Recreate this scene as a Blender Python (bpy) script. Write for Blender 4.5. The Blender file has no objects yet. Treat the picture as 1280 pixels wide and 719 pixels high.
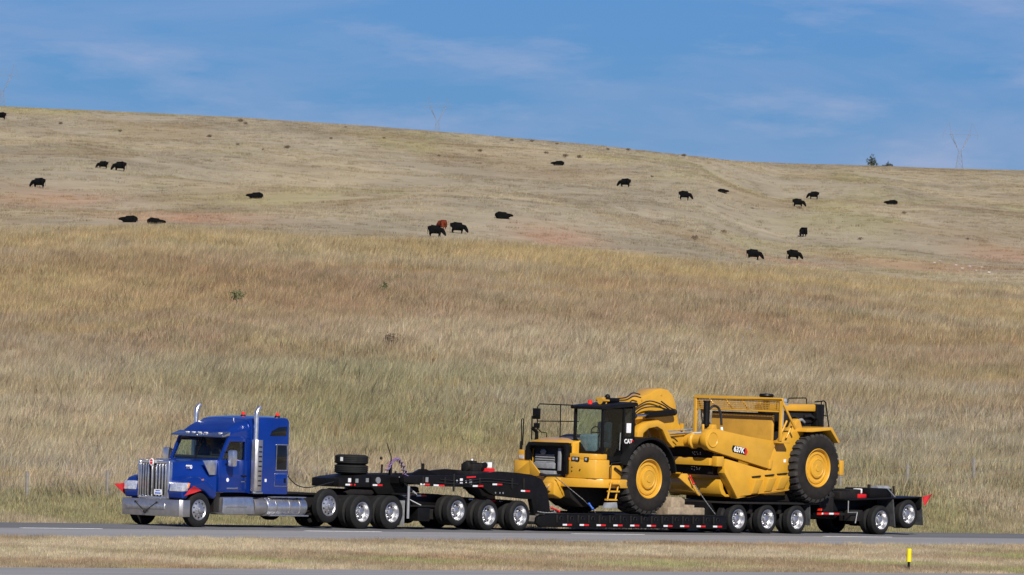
import bpy, bmesh, math, random
import numpy as np
from mathutils import Vector, Matrix, Euler, Quaternion

# ------------------------------------------------------------------ camera
PHI = math.radians(41.5)                 # angle between the line of sight and the road
CAM = np.array([-305.0 * math.cos(PHI), -305.0 * math.sin(PHI), 6.2])
FW = np.array([math.cos(PHI), math.sin(PHI), 0.0])
RT = np.array([math.sin(PHI), -math.cos(PHI), 0.0])
PITCH, ROLL = 0.004268, 0.034
scn = bpy.context.scene
col = scn.collection
cam_data = bpy.data.cameras.new('camera')
cam = bpy.data.objects.new('camera', cam_data)
col.objects.link(cam)
scn.camera = cam
cam_data.sensor_width = 36.0
cam_data.lens = 12300.0 / 1280.0 * 36.0
cam_data.clip_start, cam_data.clip_end = 1.0, 30000.0
_f = Vector(FW) * math.cos(PITCH) + Vector((0, 0, math.sin(PITCH)))
_u = -Vector(FW) * math.sin(PITCH) + Vector((0, 0, math.cos(PITCH)))
_r = Vector(RT) * math.cos(ROLL) + _u * math.sin(ROLL)
_u2 = -Vector(RT) * math.sin(ROLL) + _u * math.cos(ROLL)
cam.matrix_world = Matrix.Translation(Vector(CAM)) @ Matrix((_r, _u2, -_f)).transposed().to_4x4()

# ------------------------------------------------------------------ sky and sun
SUN_EL = math.radians(35)
_d = math.radians(14)
SUN_H = -FW * math.cos(_d) + RT * math.sin(_d)
SUN_DIR = Vector((SUN_H[0] * math.cos(SUN_EL), SUN_H[1] * math.cos(SUN_EL), math.sin(SUN_EL)))
world = bpy.data.worlds.new('World')
scn.world = world
world.use_nodes = True
wt = world.node_tree
wt.nodes.clear()
def wn(t, **k):
    n = wt.nodes.new(t)
    for a, b in k.items(): setattr(n, a, b)
    return n
sky = wn('ShaderNodeTexSky', sky_type='NISHITA', sun_disc=False)
sky.sun_elevation = SUN_EL
sky.sun_rotation = math.atan2(SUN_DIR.x, SUN_DIR.y)
sky.altitude = 800
sky.air_density, sky.dust_density, sky.ozone_density = 1.0, 0.0, 4.0
tint = wn('ShaderNodeMix', data_type='RGBA', blend_type='MULTIPLY')
tint.inputs[0].default_value = 1.0
tint.inputs[7].default_value = (0.245, 0.50, 1.08, 1)
wt.links.new(sky.outputs[0], tint.inputs[6])
# thin high cloud: long soft streaks, drawn on a flat layer far above the ground
tc = wn('ShaderNodeTexCoord')
mp = wn('ShaderNodeMapping')
mp.inputs['Rotation'].default_value = (0, 0, -math.atan2(FW[1], FW[0]))
mp.inputs['Scale'].default_value = (1.0, 34, 120)
wt.links.new(tc.outputs['Generated'], mp.inputs[0])
n1 = wn('ShaderNodeTexNoise'); n1.inputs['Scale'].default_value = 1.0; n1.inputs['Detail'].default_value = 7; n1.inputs['Roughness'].default_value = 0.55; n1.inputs['Distortion'].default_value = 0.4
wt.links.new(mp.outputs[0], n1.inputs[0])
r1 = wn('ShaderNodeValToRGB')
r1.color_ramp.elements[0].position, r1.color_ramp.elements[1].position = 0.43, 0.72
wt.links.new(n1.outputs['Fac'], r1.inputs[0])
mxc = wn('ShaderNodeMix', data_type='RGBA')
mxc.inputs[7].default_value = (6.2, 7.2, 10.6, 1)
ml = wn('ShaderNodeMath', operation='MULTIPLY'); ml.inputs[1].default_value = 0.5
wt.links.new(r1.outputs[0], ml.inputs[0]); wt.links.new(ml.outputs[0], mxc.inputs[0])
wt.links.new(tint.outputs[2], mxc.inputs[6])
mp2 = wn('ShaderNodeMapping'); mp2.inputs['Rotation'].default_value = (0, 0, -math.atan2(FW[1], FW[0])); mp2.inputs['Scale'].default_value = (1.0, 62, 190); mp2.inputs['Location'].default_value = (0, 3.1, 0.6)
wt.links.new(tc.outputs['Generated'], mp2.inputs[0])
n2 = wn('ShaderNodeTexNoise'); n2.inputs['Scale'].default_value = 1.0; n2.inputs['Detail'].default_value = 8; n2.inputs['Roughness'].default_value = 0.6
wt.links.new(mp2.outputs[0], n2.inputs[0])
r2 = wn('ShaderNodeValToRGB'); r2.color_ramp.elements[0].position, r2.color_ramp.elements[1].position = 0.54, 0.76
wt.links.new(n2.outputs['Fac'], r2.inputs[0])
ml2 = wn('ShaderNodeMath', operation='MULTIPLY'); ml2.inputs[1].default_value = 0.28
wt.links.new(r2.outputs[0], ml2.inputs[0])
mxd = wn('ShaderNodeMix', data_type='RGBA'); mxd.inputs[7].default_value = (9.5, 9.2, 11.5, 1)
wt.links.new(ml2.outputs[0], mxd.inputs[0]); wt.links.new(mxc.outputs[2], mxd.inputs[6]); mxc = mxd
bgn = wn('ShaderNodeBackground'); bgn.inputs[1].default_value = 0.05
wo = wn('ShaderNodeOutputWorld')
wt.links.new(mxc.outputs[2], bgn.inputs[0]); wt.links.new(bgn.outputs[0], wo.inputs[0])
sun_data = bpy.data.lights.new('sun', 'SUN')
sun_data.energy, sun_data.angle, sun_data.color = 4.8, math.radians(0.53), (1.0, 0.945, 0.86)
sun = bpy.data.objects.new('sun', sun_data)
col.objects.link(sun)
sun.rotation_euler = (-SUN_DIR).to_track_quat('-Z', 'Y').to_euler()
sun.location = (0, 0, 60)
scn.view_settings.view_transform = 'Standard'
scn.view_settings.look = 'None'
scn.view_settings.exposure = 0.28
scn.view_settings.gamma = 1.0
scn.view_settings.use_curve_mapping = False

# ------------------------------------------------------------------ mesh helpers
OFF = {}
class MB:
    def __init__(s):
        s.v, s.f, s.mi, s.m = [], [], [], 0
    def add(s, vs, fs):
        b = len(s.v)
        s.v += [tuple(p) for p in vs]
        for f in fs:
            s.f.append([i + b for i in f]); s.mi.append(s.m)
        return s
    def box(s, x0, x1, y0, y1, z0, z1):
        return s.add([(x0, y0, z0), (x1, y0, z0), (x1, y1, z0), (x0, y1, z0), (x0, y0, z1), (x1, y0, z1), (x1, y1, z1), (x0, y1, z1)],
                     [(0, 3, 2, 1), (4, 5, 6, 7), (0, 1, 5, 4), (1, 2, 6, 5), (2, 3, 7, 6), (3, 0, 4, 7)])
    def prism(s, poly, a, b, ax='y'):
        n = len(poly)
        def P(p, t):
            return (p[0], t, p[1]) if ax == 'y' else ((t, p[0], p[1]) if ax == 'x' else (p[0], p[1], t))
        vs = [P(p, a) for p in poly] + [P(p, b) for p in poly]
        fs = [list(range(n)), list(range(2 * n - 1, n - 1, -1))]
        for i in range(n):
            j = (i + 1) % n
            fs.append((i, i + n, j + n, j))
        return s.add(vs, fs)
    def tube(s, path, r, n=8, cap=True):
        pts = [Vector(p) for p in path]
        rs = r if isinstance(r, (list, tuple)) else [r] * len(pts)
        vs, fs = [], []
        up = None
        for i, p in enumerate(pts):
            t = (pts[min(i + 1, len(pts) - 1)] - pts[max(i - 1, 0)]).normalized()
            if up is None:
                up = Vector((0, 0, 1)) if abs(t.z) < 0.9 else Vector((1, 0, 0))
            a = t.cross(up).normalized(); up = a.cross(t).normalized()
            for k in range(n):
                q = 2 * math.pi * k / n
                vs.append(p + (a * math.cos(q) + up * math.sin(q)) * rs[i])
        for i in range(len(pts) - 1):
            for k in range(n):
                k2 = (k + 1) % n
                fs.append((i * n + k, i * n + k2, (i + 1) * n + k2, (i + 1) * n + k))
        if cap:
            fs.append(list(range(n))[::-1]); fs.append([(len(pts) - 1) * n + k for k in range(n)])
        return s.add(vs, fs)
    def lathe(s, prof, c=(0, 0, 0), ax='y', n=32):
        vs, fs = [], []
        m = len(prof)
        for k in range(n):
            q = 2 * math.pi * k / n
            for r, t in prof:
                a, b = r * math.cos(q), r * math.sin(q)
                p = (a, t, b) if ax == 'y' else ((t, a, b) if ax == 'x' else (a, b, t))
                vs.append((c[0] + p[0], c[1] + p[1], c[2] + p[2]))
        for k in range(n):
            k2 = (k + 1) % n
            for i in range(m - 1):
                fs.append((k * m + i, k * m + i + 1, k2 * m + i + 1, k2 * m + i))
        return s.add(vs, fs)
    def loft(s, secs, cap=True):
        n = len(secs[0]); vs = [p for q in secs for p in q]; fs = []
        for i in range(len(secs) - 1):
            for k in range(n):
                k2 = (k + 1) % n
                fs.append((i * n + k, i * n + k2, (i + 1) * n + k2, (i + 1) * n + k))
        if cap:
            fs.append(list(range(n))[::-1]); fs.append([(len(secs) - 1) * n + k for k in range(n)])
        return s.add(vs, fs)
    def ball(s, c, r, n=10, m=6):
        rr = r if isinstance(r, (list, tuple)) else (r, r, r)
        vs, fs = [], []
        for i in range(m + 1):
            th = math.pi * i / m
            for k in range(n):
                q = 2 * math.pi * k / n
                vs.append((c[0] + rr[0] * math.sin(th) * math.cos(q), c[1] + rr[1] * math.sin(th) * math.sin(q), c[2] + rr[2] * math.cos(th)))
        for i in range(m):
            for k in range(n):
                k2 = (k + 1) % n
                fs.append((i * n + k, (i + 1) * n + k, (i + 1) * n + k2, i * n + k2))
        return s.add(vs, fs)
    def mesh(s, name, mats, off=(0, 0, 0), bevel=0, smooth=True, seg=2):
        me = bpy.data.meshes.new(name)
        o = Vector(off)
        me.from_pydata([tuple(Vector(p) - o) for p in s.v], [], s.f)
        for i, p in enumerate(me.polygons): p.material_index = s.mi[i]
        bm = bmesh.new(); bm.from_mesh(me)
        bmesh.ops.remove_doubles(bm, verts=bm.verts, dist=1e-5)
        bmesh.ops.dissolve_degenerate(bm, edges=bm.edges, dist=1e-5)
        bmesh.ops.recalc_face_normals(bm, faces=bm.faces)
        if bevel:
            es = [e for e in bm.edges if e.is_manifold and e.calc_face_angle(0) > 0.5]
            bmesh.ops.bevel(bm, geom=es, offset=bevel, segments=seg, profile=0.5, affect='EDGES', clamp_overlap=True)
        bm.to_mesh(me); bm.free()
        if smooth:
            for p in me.polygons: p.use_smooth = True
            me.set_sharp_from_angle(angle=math.radians(38))
        for m in (mats if isinstance(mats, (list, tuple)) else [mats]): me.materials.append(m)
        return me
    def build(s, name, mats, parent=None, bevel=0, smooth=True, label=None, seg=2):
        off = OFF.get(parent.name, (0, 0, 0)) if parent else (0, 0, 0)
        o = bpy.data.objects.new(name, s.mesh(name, mats, off, bevel, smooth, seg))
        col.objects.link(o)
        if parent:
            o.parent = parent; OFF[o.name] = off
        if label: o['label'] = label
        return o
def place(name, me, parent, loc, rot=(0, 0, 0), scale=1.0):
    o = bpy.data.objects.new(name, me); col.objects.link(o)
    if parent:
        p = OFF.get(parent.name, (0, 0, 0)); o.parent = parent
        o.location = Vector(loc) - Vector(p)
    else:
        o.location = loc
    OFF[o.name] = (0, 0, 0)
    o.rotation_euler = rot; o.scale = (scale,) * 3 if isinstance(scale, (int, float)) else scale
    return o
def thing(name, label, cat, loc, group=None):
    o = bpy.data.objects.new(name, None); col.objects.link(o)
    o.location = loc; OFF[o.name] = tuple(loc); o.empty_display_size = 0.3
    return tag(o, label, cat, group)
def tag(o, label=None, cat=None, group=None, kind=None):
    if label: o['label'] = label
    if cat: o['category'] = cat
    if group: o['group'] = group
    if kind: o['kind'] = kind
    return o
def curve(pts, k=6):
    # Catmull-Rom through the points
    P = [Vector(p) for p in pts]; P = [P[0] * 2 - P[1]] + P + [P[-1] * 2 - P[-2]]; out = []
    for i in range(1, len(P) - 2):
        a, b, c, d = P[i - 1], P[i], P[i + 1], P[i + 2]
        for j in range(k):
            t = j / k
            out.append(0.5 * ((2 * b) + (c - a) * t + (2 * a - 5 * b + 4 * c - d) * t * t + (3 * b - a - 3 * c + d) * t ** 3))
    return out + [P[-2]]
def mirror(poly): return [(-p[0], p[1]) for p in reversed(poly)]
def text_mesh(txt, size, mat, name, extrude=0.004):
    c = bpy.data.curves.new(name, 'FONT'); c.body = txt; c.size = size; c.extrude = extrude; c.offset = size * 0.03
    c.align_x, c.align_y = 'CENTER', 'CENTER'
    o = bpy.data.objects.new(name, c); col.objects.link(o)
    me = bpy.data.meshes.new_from_object(o)
    bpy.data.objects.remove(o); bpy.data.curves.remove(c)
    me.materials.clear(); me.materials.append(mat)
    return me

# ------------------------------------------------------------------ materials
def mat(name, c, rough=0.5, metal=0.0, coat=0.0, var=0.12, vscale=3.0, bump=0.0, bscale=60.0, c2=None, fine=0.0, spec=0.5, emit=0.0):
    m = bpy.data.materials.new(name); m.use_nodes = True
    nt = m.node_tree; b = nt.nodes['Principled BSDF']
    b.inputs['Roughness'].default_value = rough; b.inputs['Metallic'].default_value = metal
    b.inputs['Coat Weight'].default_value = coat; b.inputs['Coat Roughness'].default_value = 0.06
    b.inputs['Specular IOR Level'].default_value = spec
    t = nt.nodes.new('ShaderNodeTexCoord')
    n = nt.nodes.new('ShaderNodeTexNoise'); n.inputs['Scale'].default_value = vscale; n.inputs['Detail'].default_value = 6; n.inputs['Roughness'].default_value = 0.65
    nt.links.new(t.outputs['Object'], n.inputs[0])
    mx = nt.nodes.new('ShaderNodeMix'); mx.data_type = 'RGBA'
    lo = [v * (1 - var * 1.5) for v in c] if c2 is None else c2
    mx.inputs[6].default_value = (*lo, 1); mx.inputs[7].default_value = (*[min(1, v * (1 + var)) for v in c], 1)
    rp = nt.nodes.new('ShaderNodeMapRange'); rp.inputs[1].default_value, rp.inputs[2].default_value = 0.3, 0.65
    nt.links.new(n.outputs['Fac'], rp.inputs[0]); nt.links.new(rp.outputs[0], mx.inputs[0])
    nt.links.new(mx.outputs[2], b.inputs['Base Color'])
    rr = nt.nodes.new('ShaderNodeMapRange'); rr.inputs[3].default_value, rr.inputs[4].default_value = max(0.02, rough * 0.8), min(1, rough * 1.25)
    nt.links.new(n.outputs['Fac'], rr.inputs[0]); nt.links.new(rr.outputs[0], b.inputs['Roughness'])
    if bump:
        n2 = nt.nodes.new('ShaderNodeTexNoise'); n2.inputs['Scale'].default_value = bscale; n2.inputs['Detail'].default_value = 4
        nt.links.new(t.outputs['Object'], n2.inputs[0])
        bp = nt.nodes.new('ShaderNodeBump'); bp.inputs['Strength'].default_value = bump; bp.inputs['Distance'].default_value = 0.02
        nt.links.new(n2.outputs['Fac'], bp.inputs['Height']); nt.links.new(bp.outputs[0], b.inputs['Normal'])
    return m
M = {}
M['blue'] = mat('blue_truck_paint', (0.001, 0.030, 0.235), 0.32, 0.35, 0.8, 0.10, 1.2)
M['chrome'] = mat('chrome', (0.68, 0.67, 0.66), 0.20, 1.0, 0, 0.06, 4, 0.08, 9)
M['bright'] = mat('bright_polished_metal', (0.76, 0.76, 0.77), 0.29, 0.95, 0.1, 0.12, 5, 0.08, 10)
M['steel'] = mat('polished_steel', (0.56, 0.53, 0.50), 0.36, 0.9, 0, 0.10, 5, 0.05, 8)
M['alu'] = mat('polished_aluminium', (0.58, 0.58, 0.59), 0.34, 0.9, 0, 0.18, 9)
M['rubber'] = mat('tyre_rubber', (0.006, 0.006, 0.0065), 0.75, 0, 0, 0.35, 6, 0.25, 40, c2=(0.014, 0.0135, 0.013), spec=0.25)
M['dustrubber'] = mat('dusty_tyre_rubber', (0.014, 0.014, 0.015), 0.85, 0, 0, 0.3, 3, 0.4, 25, c2=(0.046, 0.042, 0.038), spec=0.3)
M['sidewall'] = mat('big_tyre_sidewall', (0.007, 0.0065, 0.006), 0.8, 0, 0, 0.3, 3, 0.3, 25, c2=(0.022, 0.018, 0.015), spec=0.25)
M['black'] = mat('black_frame_paint', (0.0022, 0.0022, 0.0025), 0.5, 0, 0.03, 0.4, 4, 0.1, 30, c2=(0.007, 0.0065, 0.006), spec=0.2)
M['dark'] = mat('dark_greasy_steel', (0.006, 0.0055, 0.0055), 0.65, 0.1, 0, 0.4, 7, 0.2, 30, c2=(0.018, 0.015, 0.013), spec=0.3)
M['yellow'] = mat('yellow_machine_paint', (0.56, 0.295, 0.024), 0.36, 0, 0.25, 0.07, 1.5, 0.02, 20)
M['yellow2'] = mat('worn_yellow_paint', (0.46, 0.245, 0.028), 0.5, 0, 0, 0.10, 2.5, 0.04, 20)
M['red'] = mat('red_cloth', (0.44, 0.014, 0.018), 0.85, 0, 0, 0.15, 8, 0.3, 30)
M['redpaint'] = mat('red_paint', (0.55, 0.012, 0.012), 0.35, 0, 0.2)
M['tapered'] = mat('red_reflective_tape', (0.55, 0.012, 0.015), 0.35, 0, 0.2, 0.1, 20)
M['tapewhite'] = mat('white_reflective_tape', (0.72, 0.72, 0.74), 0.35, 0, 0.2, 0.1, 20)
M['white'] = mat('white_paint', (0.75, 0.75, 0.74), 0.5)
M['grey'] = mat('grey_plastic', (0.22, 0.23, 0.24), 0.6, 0, 0, 0.2, 6)
M['flap'] = mat('grey_mud_flap', (0.26, 0.27, 0.28), 0.5, 0.2, 0, 0.2, 5)
M['darkflap'] = mat('dark_mud_flap', (0.05, 0.052, 0.055), 0.7, 0, 0, 0.3, 5)
M['interior'] = mat('cab_interior', (0.02, 0.02, 0.022), 0.8)
M['seat'] = mat('seat_cloth', (0.15, 0.20, 0.24), 0.9, 0, 0, 0.25, 8)
M['amber'] = mat('amber_lens', (0.8, 0.22, 0.02), 0.2, 0, 0.4)
M['redlens'] = mat('red_lens', (0.75, 0.03, 0.01), 0.2, 0, 0.4)
M['lens'] = mat('headlamp_lens', (0.75, 0.77, 0.80), 0.12, 0.55, 0.6, 0.25, 14, 0.3, 18)
M['wood'] = mat('weathered_timber', (0.30, 0.235, 0.16), 0.85, 0, 0, 0.25, 5, 0.3, 30)
M['plank'] = mat('grey_deck_timber', (0.12, 0.105, 0.09), 0.85, 0, 0, 0.3, 6, 0.3, 30)
M['hose'] = mat('black_hose', (0.014, 0.014, 0.015), 0.4, 0, 0.1)
M['purple'] = mat('violet_hose', (0.15, 0.10, 0.22), 0.6)
M['pink'] = mat('pink_hose', (0.30, 0.15, 0.18), 0.6)
M['bluehose'] = mat('blue_hose', (0.02, 0.10, 0.45), 0.5)
M['markyellow'] = mat('yellow_marker', (0.80, 0.62, 0.0), 0.5, 0, 0, 0.05)
M['cowblack'] = mat('black_hide', (0.0035, 0.0035, 0.004), 0.9, 0, 0, 0.3, 4, spec=0.08)
M['cowred'] = mat('red_brown_hide', (0.13, 0.028, 0.012), 0.9, 0, 0, 0.25, 4, spec=0.1)
M['galv'] = mat('galvanised_steel', (0.30, 0.31, 0.32), 0.55, 0.5)
M['post'] = mat('grey_post', (0.22, 0.20, 0.17), 0.85, 0, 0, 0.2, 6)
def glass(name, tintc, gloss=0.06):
    m = bpy.data.materials.new(name); m.use_nodes = True; nt = m.node_tree; nt.nodes.clear()
    o = nt.nodes.new('ShaderNodeOutputMaterial'); tr = nt.nodes.new('ShaderNodeBsdfTransparent'); gl = nt.nodes.new('ShaderNodeBsdfGlossy')
    tr.inputs[0].default_value = (*tintc, 1); gl.inputs['Roughness'].default_value = 0.03
    lw = nt.nodes.new('ShaderNodeLayerWeight'); fr = nt.nodes.new('ShaderNodeMath'); fr.operation = 'POWER'; fr.inputs[1].default_value = 4.0
    nt.links.new(lw.outputs['Facing'], fr.inputs[0])
    ad = nt.nodes.new('ShaderNodeMath'); ad.operation = 'ADD'; ad.inputs[1].default_value = gloss
    mx = nt.nodes.new('ShaderNodeMixShader')
    nt.links.new(fr.outputs[0], ad.inputs[0]); nt.links.new(ad.outputs[0], mx.inputs[0])
    nt.links.new(tr.outputs[0], mx.inputs[1]); nt.links.new(gl.outputs[0], mx.inputs[2]); nt.links.new(mx.outputs[0], o.inputs[0])
    return m
M['glass'] = glass('tinted_glass', (0.86, 0.92, 0.90), 0.03)
M['doorglass'] = glass('dark_tinted_glass', (0.52, 0.56, 0.56), 0.03)
M['darkglass'] = mat('dark_glass', (0.006, 0.007, 0.008), 0.06, 0, 0.0, 0.1, 3)

# ------------------------------------------------------------------ terrain shape
#TERRAIN-BEGIN
def hash2(ix, iy, seed):
    h = (ix.astype(np.int64) * 374761393 + iy.astype(np.int64) * 668265263 + seed * 974634777) & 0x7fffffff
    h = ((h ^ (h >> 13)) * 1274126177) & 0x7fffffff
    h = h ^ (h >> 16)
    return (h & 0xffff) / 65535.0
def vnoise(x, y, seed=0):
    x = np.asarray(x, float); y = np.asarray(y, float)
    ix = np.floor(x); iy = np.floor(y); fx = x - ix; fy = y - iy
    fx = fx * fx * (3 - 2 * fx); fy = fy * fy * (3 - 2 * fy)
    a = hash2(ix, iy, seed); b = hash2(ix + 1, iy, seed); c = hash2(ix, iy + 1, seed); d = hash2(ix + 1, iy + 1, seed)
    return (a * (1 - fx) + b * fx) * (1 - fy) + (c * (1 - fx) + d * fx) * fy
def fbm(x, y, seed=0, oct=4):
    s = 0; w = 0.5; t = 0
    for i in range(oct):
        s = s + w * vnoise(x, y, seed + i * 17); t += w
        x = x * 2.03 + 13.1; y = y * 2.03 + 7.7; w *= 0.5
    return s / t
CREST = ([-0.0644, -0.0522, -0.0360, -0.0197, -0.0083, 0.0, 0.0080, 0.0211, 0.0374, 0.0520, 0.0642],
         [0.00790, 0.00863, 0.00925, 0.00872, 0.00880, 0.00845, 0.00792, 0.00722, 0.00647, 0.00600, 0.00576])
RIDGE = ([-0.0648, -0.0526, -0.0420, -0.0282, -0.0160, -0.0038, 0.0085, 0.0182, 0.0225, 0.0288, 0.0362, 0.0418, 0.0516, 0.0638],
         [0.02073, 0.02082, 0.02070, 0.02051, 0.02012, 0.01956, 0.01891, 0.01811, 0.01780, 0.01774, 0.01782, 0.01777, 0.01786, 0.01803])
def smooth(t):
    t = np.clip(t, 0, 1); return t * t * (3 - 2 * t)
def view_ds(X, Y):
    dx, dy = X - CAM[0], Y - CAM[1]
    return dx * FW[0] + dy * FW[1], dx * RT[0] + dy * RT[1]
def terrain(X, Y, info=False):
    X = np.asarray(X, float); Y = np.asarray(Y, float)
    d, s = view_ds(X, Y)
    a = np.clip(s / np.maximum(d, 150.0), -0.12, 0.12)
    k = math.sin(PHI) - a * math.cos(PHI)
    q = (Y - 4.6) / k                               # metres beyond the road shoulder, along the line of sight
    d0 = (4.6 - CAM[1]) / k
    zf = np.interp(a, [-0.052, -0.04, 0.0, 0.04, 0.052], [0.12, 0.30, 0.55, 0.95, 1.3])
    e1 = np.interp(a, *CREST); e2 = np.interp(a, *RIDGE)
    e1 = e1 - 0.00075 + 0.00025 * (vnoise(a * 95, a * 0 + 3.3, 5) - 0.5)
    Qf = 11.0
    dc = 650.0
    dq = d0 + q
    ef = (zf - CAM[2]) / (d0 + Qf)
    t = np.clip((dq - d0 - Qf) / (dc - d0 - Qf), 0, 1)
    g = 1 - (1 - t) ** 1.75
    eA = ef + (e1 - ef) * g
    zA = CAM[2] + dq * eA
    zA = zA + (fbm(X / 13.0, Y / 13.0, 33, 2) - 0.5) * 0.7 * smooth((q - 40) / 100)
    zA = zA + (fbm(X / 42.0, Y / 42.0, 3, 3) - 0.5) * 1.0 * smooth((q - 30) / 120) * (1 - 0.6 * smooth((dq - 520) / 120))
    # verge between shoulder and fence
    zV = -0.20 + (zf + 0.20) * smooth(q / Qf) ** 0.8
    z = np.where(q < Qf, zV, zA)
    # hollow behind the first crest, then the far hill
    eb = e1 - 0.0012
    t2 = np.clip((dq - dc) / (1130.0 - dc), 0, 1)
    eH = e1 + (eb - e1) * smooth(t2)
    zH = CAM[2] + dq * eH - 2.2 * np.sin(np.pi * t2) ** 2
    dr = np.interp(a, [-0.06, 0.018, 0.026, 0.06], [1980, 1950, 2300, 2400])
    t3 = np.clip((dq - 1130.0) / (dr - 1130.0), 0, 1)
    eF = eb + (e2 - eb) * (1 - (1 - t3) ** 1.45)
    eF = eF - 0.0013 * smooth((dq - dr) / 500.0)
    zF = CAM[2] + dq * eF + ((fbm(s / 70.0, d / 190.0, 9, 3) - 0.5) * 9.0 + (fbm(s / 24.0, d / 70.0, 19, 3) - 0.5) * 2.6) * np.sin(np.pi * np.clip(t3, 0, 1)) ** 1.0
    z = np.where(dq > dc, np.where(dq > 1130.0, zF, zH), z)
    # near side: median and the ground under and around the roads
    zM = np.where(Y < -10.8, -0.04 - 0.03 * smooth((-10.8 - Y) / 3) + 0.05 * (fbm(X / 3.0, Y / 3.0, 21, 3) - 0.5), -0.3)
    zM = np.where(Y < -34.2, np.where(Y > -47.5, -0.3, -0.06), zM)
    z = np.where(q < 0, zM, z)
    if info: return z, d, a, q, dq
    return z
#TERRAIN-END
PAL = {k: np.array(v) for k, v in dict(straw=(0.52, 0.41, 0.22), pale=(0.52, 0.44, 0.30), grey=(0.44, 0.385, 0.28), rust=(0.38, 0.265, 0.16), olive=(0.32, 0.295, 0.145), brown=(0.33, 0.26, 0.165), red=(0.42, 0.235, 0.15), green=(0.25, 0.26, 0.11)).items()}
PATCH = [(686.5, 662.3, 9, 26, 'red', 0.7), (763.2, 762.7, 9, 40, 'red', 0.6), (725.6, 634.7, 5, 26, 'red', 0.75), (692.1, 615.2, 3, 14, 'red', 0.5), (877.5, 697.7, 14, 40, 'red', 0.55), (813.4, 668.3, 7, 20, 'red', 0.5), (971.9, 756.9, 7, 40, 'red', 0.6), (1048.3, 917.3, 12, 40, 'brown', 0.9), (156.0, 155.7, 14, 40, 'rust', 0.8), (153.4, 166.2, 12, 30, 'rust', 0.7), (61.8, 66.0, 9, 26, 'olive', 0.8), (47.4, 49.0, 6, 14, 'olive', 0.7), (88.6, 84.7, 8, 16, 'olive', 0.6), (120.5, 97.0, 12, 30, 'pale', 0.9), (201.9, 162.7, 12, 40, 'rust', 0.6), (136.5, 152.8, 9, 30, 'straw', 0.8), (239.5, 203.9, 16, 36, 'straw', 0.8), (214.4, 202.1, 14, 30, 'straw', 0.8), (42.3, 60.9, 8, 24, 'pale', 0.9), (115.8, 102.3, 10, 14, 'pale', 0.8), (66.5, 38.8, 8, 24, 'grey', 0.9), (147.8, 102.3, 10, 30, 'rust', 0.5), (208.6, 147.5, 8, 30, 'straw', 0.6)]   # (X, Y, radius across, radius along the view, colour, weight)
def tint_field(X, Y):
    z, d, a, q, dq = terrain(X, Y, True)
    sh = X.shape + (3,)
    def L(c0, c1, w): return c0 + (c1 - c0) * np.clip(w, 0, 1)[..., None]
    n_big = fbm(X / 34.0, Y / 34.0, 41, 4); n_mid = fbm(X / 9.0, Y / 9.0, 51, 4); n_b2 = fbm(X / 26.0, Y / 26.0, 61, 4); l_, s_ = view_ds(X, Y); n_far = fbm(s_ / 32.0, l_ / 130.0, 71, 5)
    sst = lambda v, lo, hi: smooth((v - lo) / (hi - lo))
    c = np.broadcast_to(PAL['pale'], sh).copy()
    t = np.clip((dq - 330) / 320.0, 0, 1)
    # lower slope pale, middle rusty, crest straw
    c = L(c, PAL['grey'], sst(n_big, 0.42, 0.62) * 0.8)
    c = L(c, PAL['rust'], sst(n_b2 + 0.10 * np.exp(-((t - 0.5) / 0.3) ** 2), 0.50, 0.76) * 0.62)
    c = L(c, PAL['straw'], sst(n_mid + 0.20 * smooth((t - 0.5) / 0.45), 0.48, 0.78) * 0.85)
    c = L(c, PAL['brown'], sst(n_mid, 0.62, 0.82) * 0.6)
    c = L(c, PAL['olive'], sst(1 - n_big + 0.08 * np.exp(-((t - 0.2) / 0.2) ** 2), 0.58, 0.80) * 0.6)
    # far hill
    f = c * 0 + PAL['grey'] * 0.98
    f = L(f, PAL['pale'] * 0.97, sst(n_far, 0.46, 0.66) * 0.8)
    f = L(f, PAL['brown'] * 1.15, sst(fbm(s_ / 22.0, l_ / 80.0, 81, 4), 0.52, 0.72) * 0.6)
    f = L(f, PAL['olive'] * 1.3, sst(fbm(s_ / 18.0, l_ / 90.0, 91, 4), 0.55, 0.75) * 0.5)
    f = L(f, f * 0.84, sst(fbm(s_ / 7.0, l_ / 40.0, 95, 4), 0.45, 0.7))
    c = np.where((dq > 720)[..., None], f * np.array([0.84, 0.82, 0.78]), c)
    # verge by the far shoulder and the median
    v = L(np.broadcast_to(PAL['pale'], sh), PAL['olive'] * 1.1, sst(n_mid, 0.36, 0.6) * 0.8)
    v = L(v, PAL['brown'], sst(n_b2, 0.5, 0.72) * 0.45)
    w = 1 - smooth((q - 8) / 14)
    c = c + (v - c) * w[..., None]
    m = L(np.broadcast_to(PAL['pale'] * 1.12, sh), PAL['brown'] * 1.2, sst(n_mid, 0.36, 0.56) * 0.9)
    m = L(m, PAL['rust'] * 1.1, sst(fbm(X / 6.0, Y / 6.0, 63, 4), 0.5, 0.7) * 0.55)
    m = L(m, PAL['green'] * 1.6, sst(1 - fbm(X / 7.0, Y / 7.0, 67, 4), 0.55, 0.72) * 0.75)
    c = np.where((q < 0)[..., None], m, c)
    for px, py, ra, rl, cn, wt_ in PATCH:
        ddx, ddy = X - px, Y - py
        l = ddx * FW[0] + ddy * FW[1]; s = ddx * RT[0] + ddy * RT[1]
        rad = (s / ra) ** 2 + (l / rl) ** 2
        near = np.abs(s) < ra * 2.5
        gg = np.exp(-rad) * wt_ * (0.55 + 0.9 * n_mid) * near
        c = L(c, PAL[cn], gg)
    return c

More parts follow.
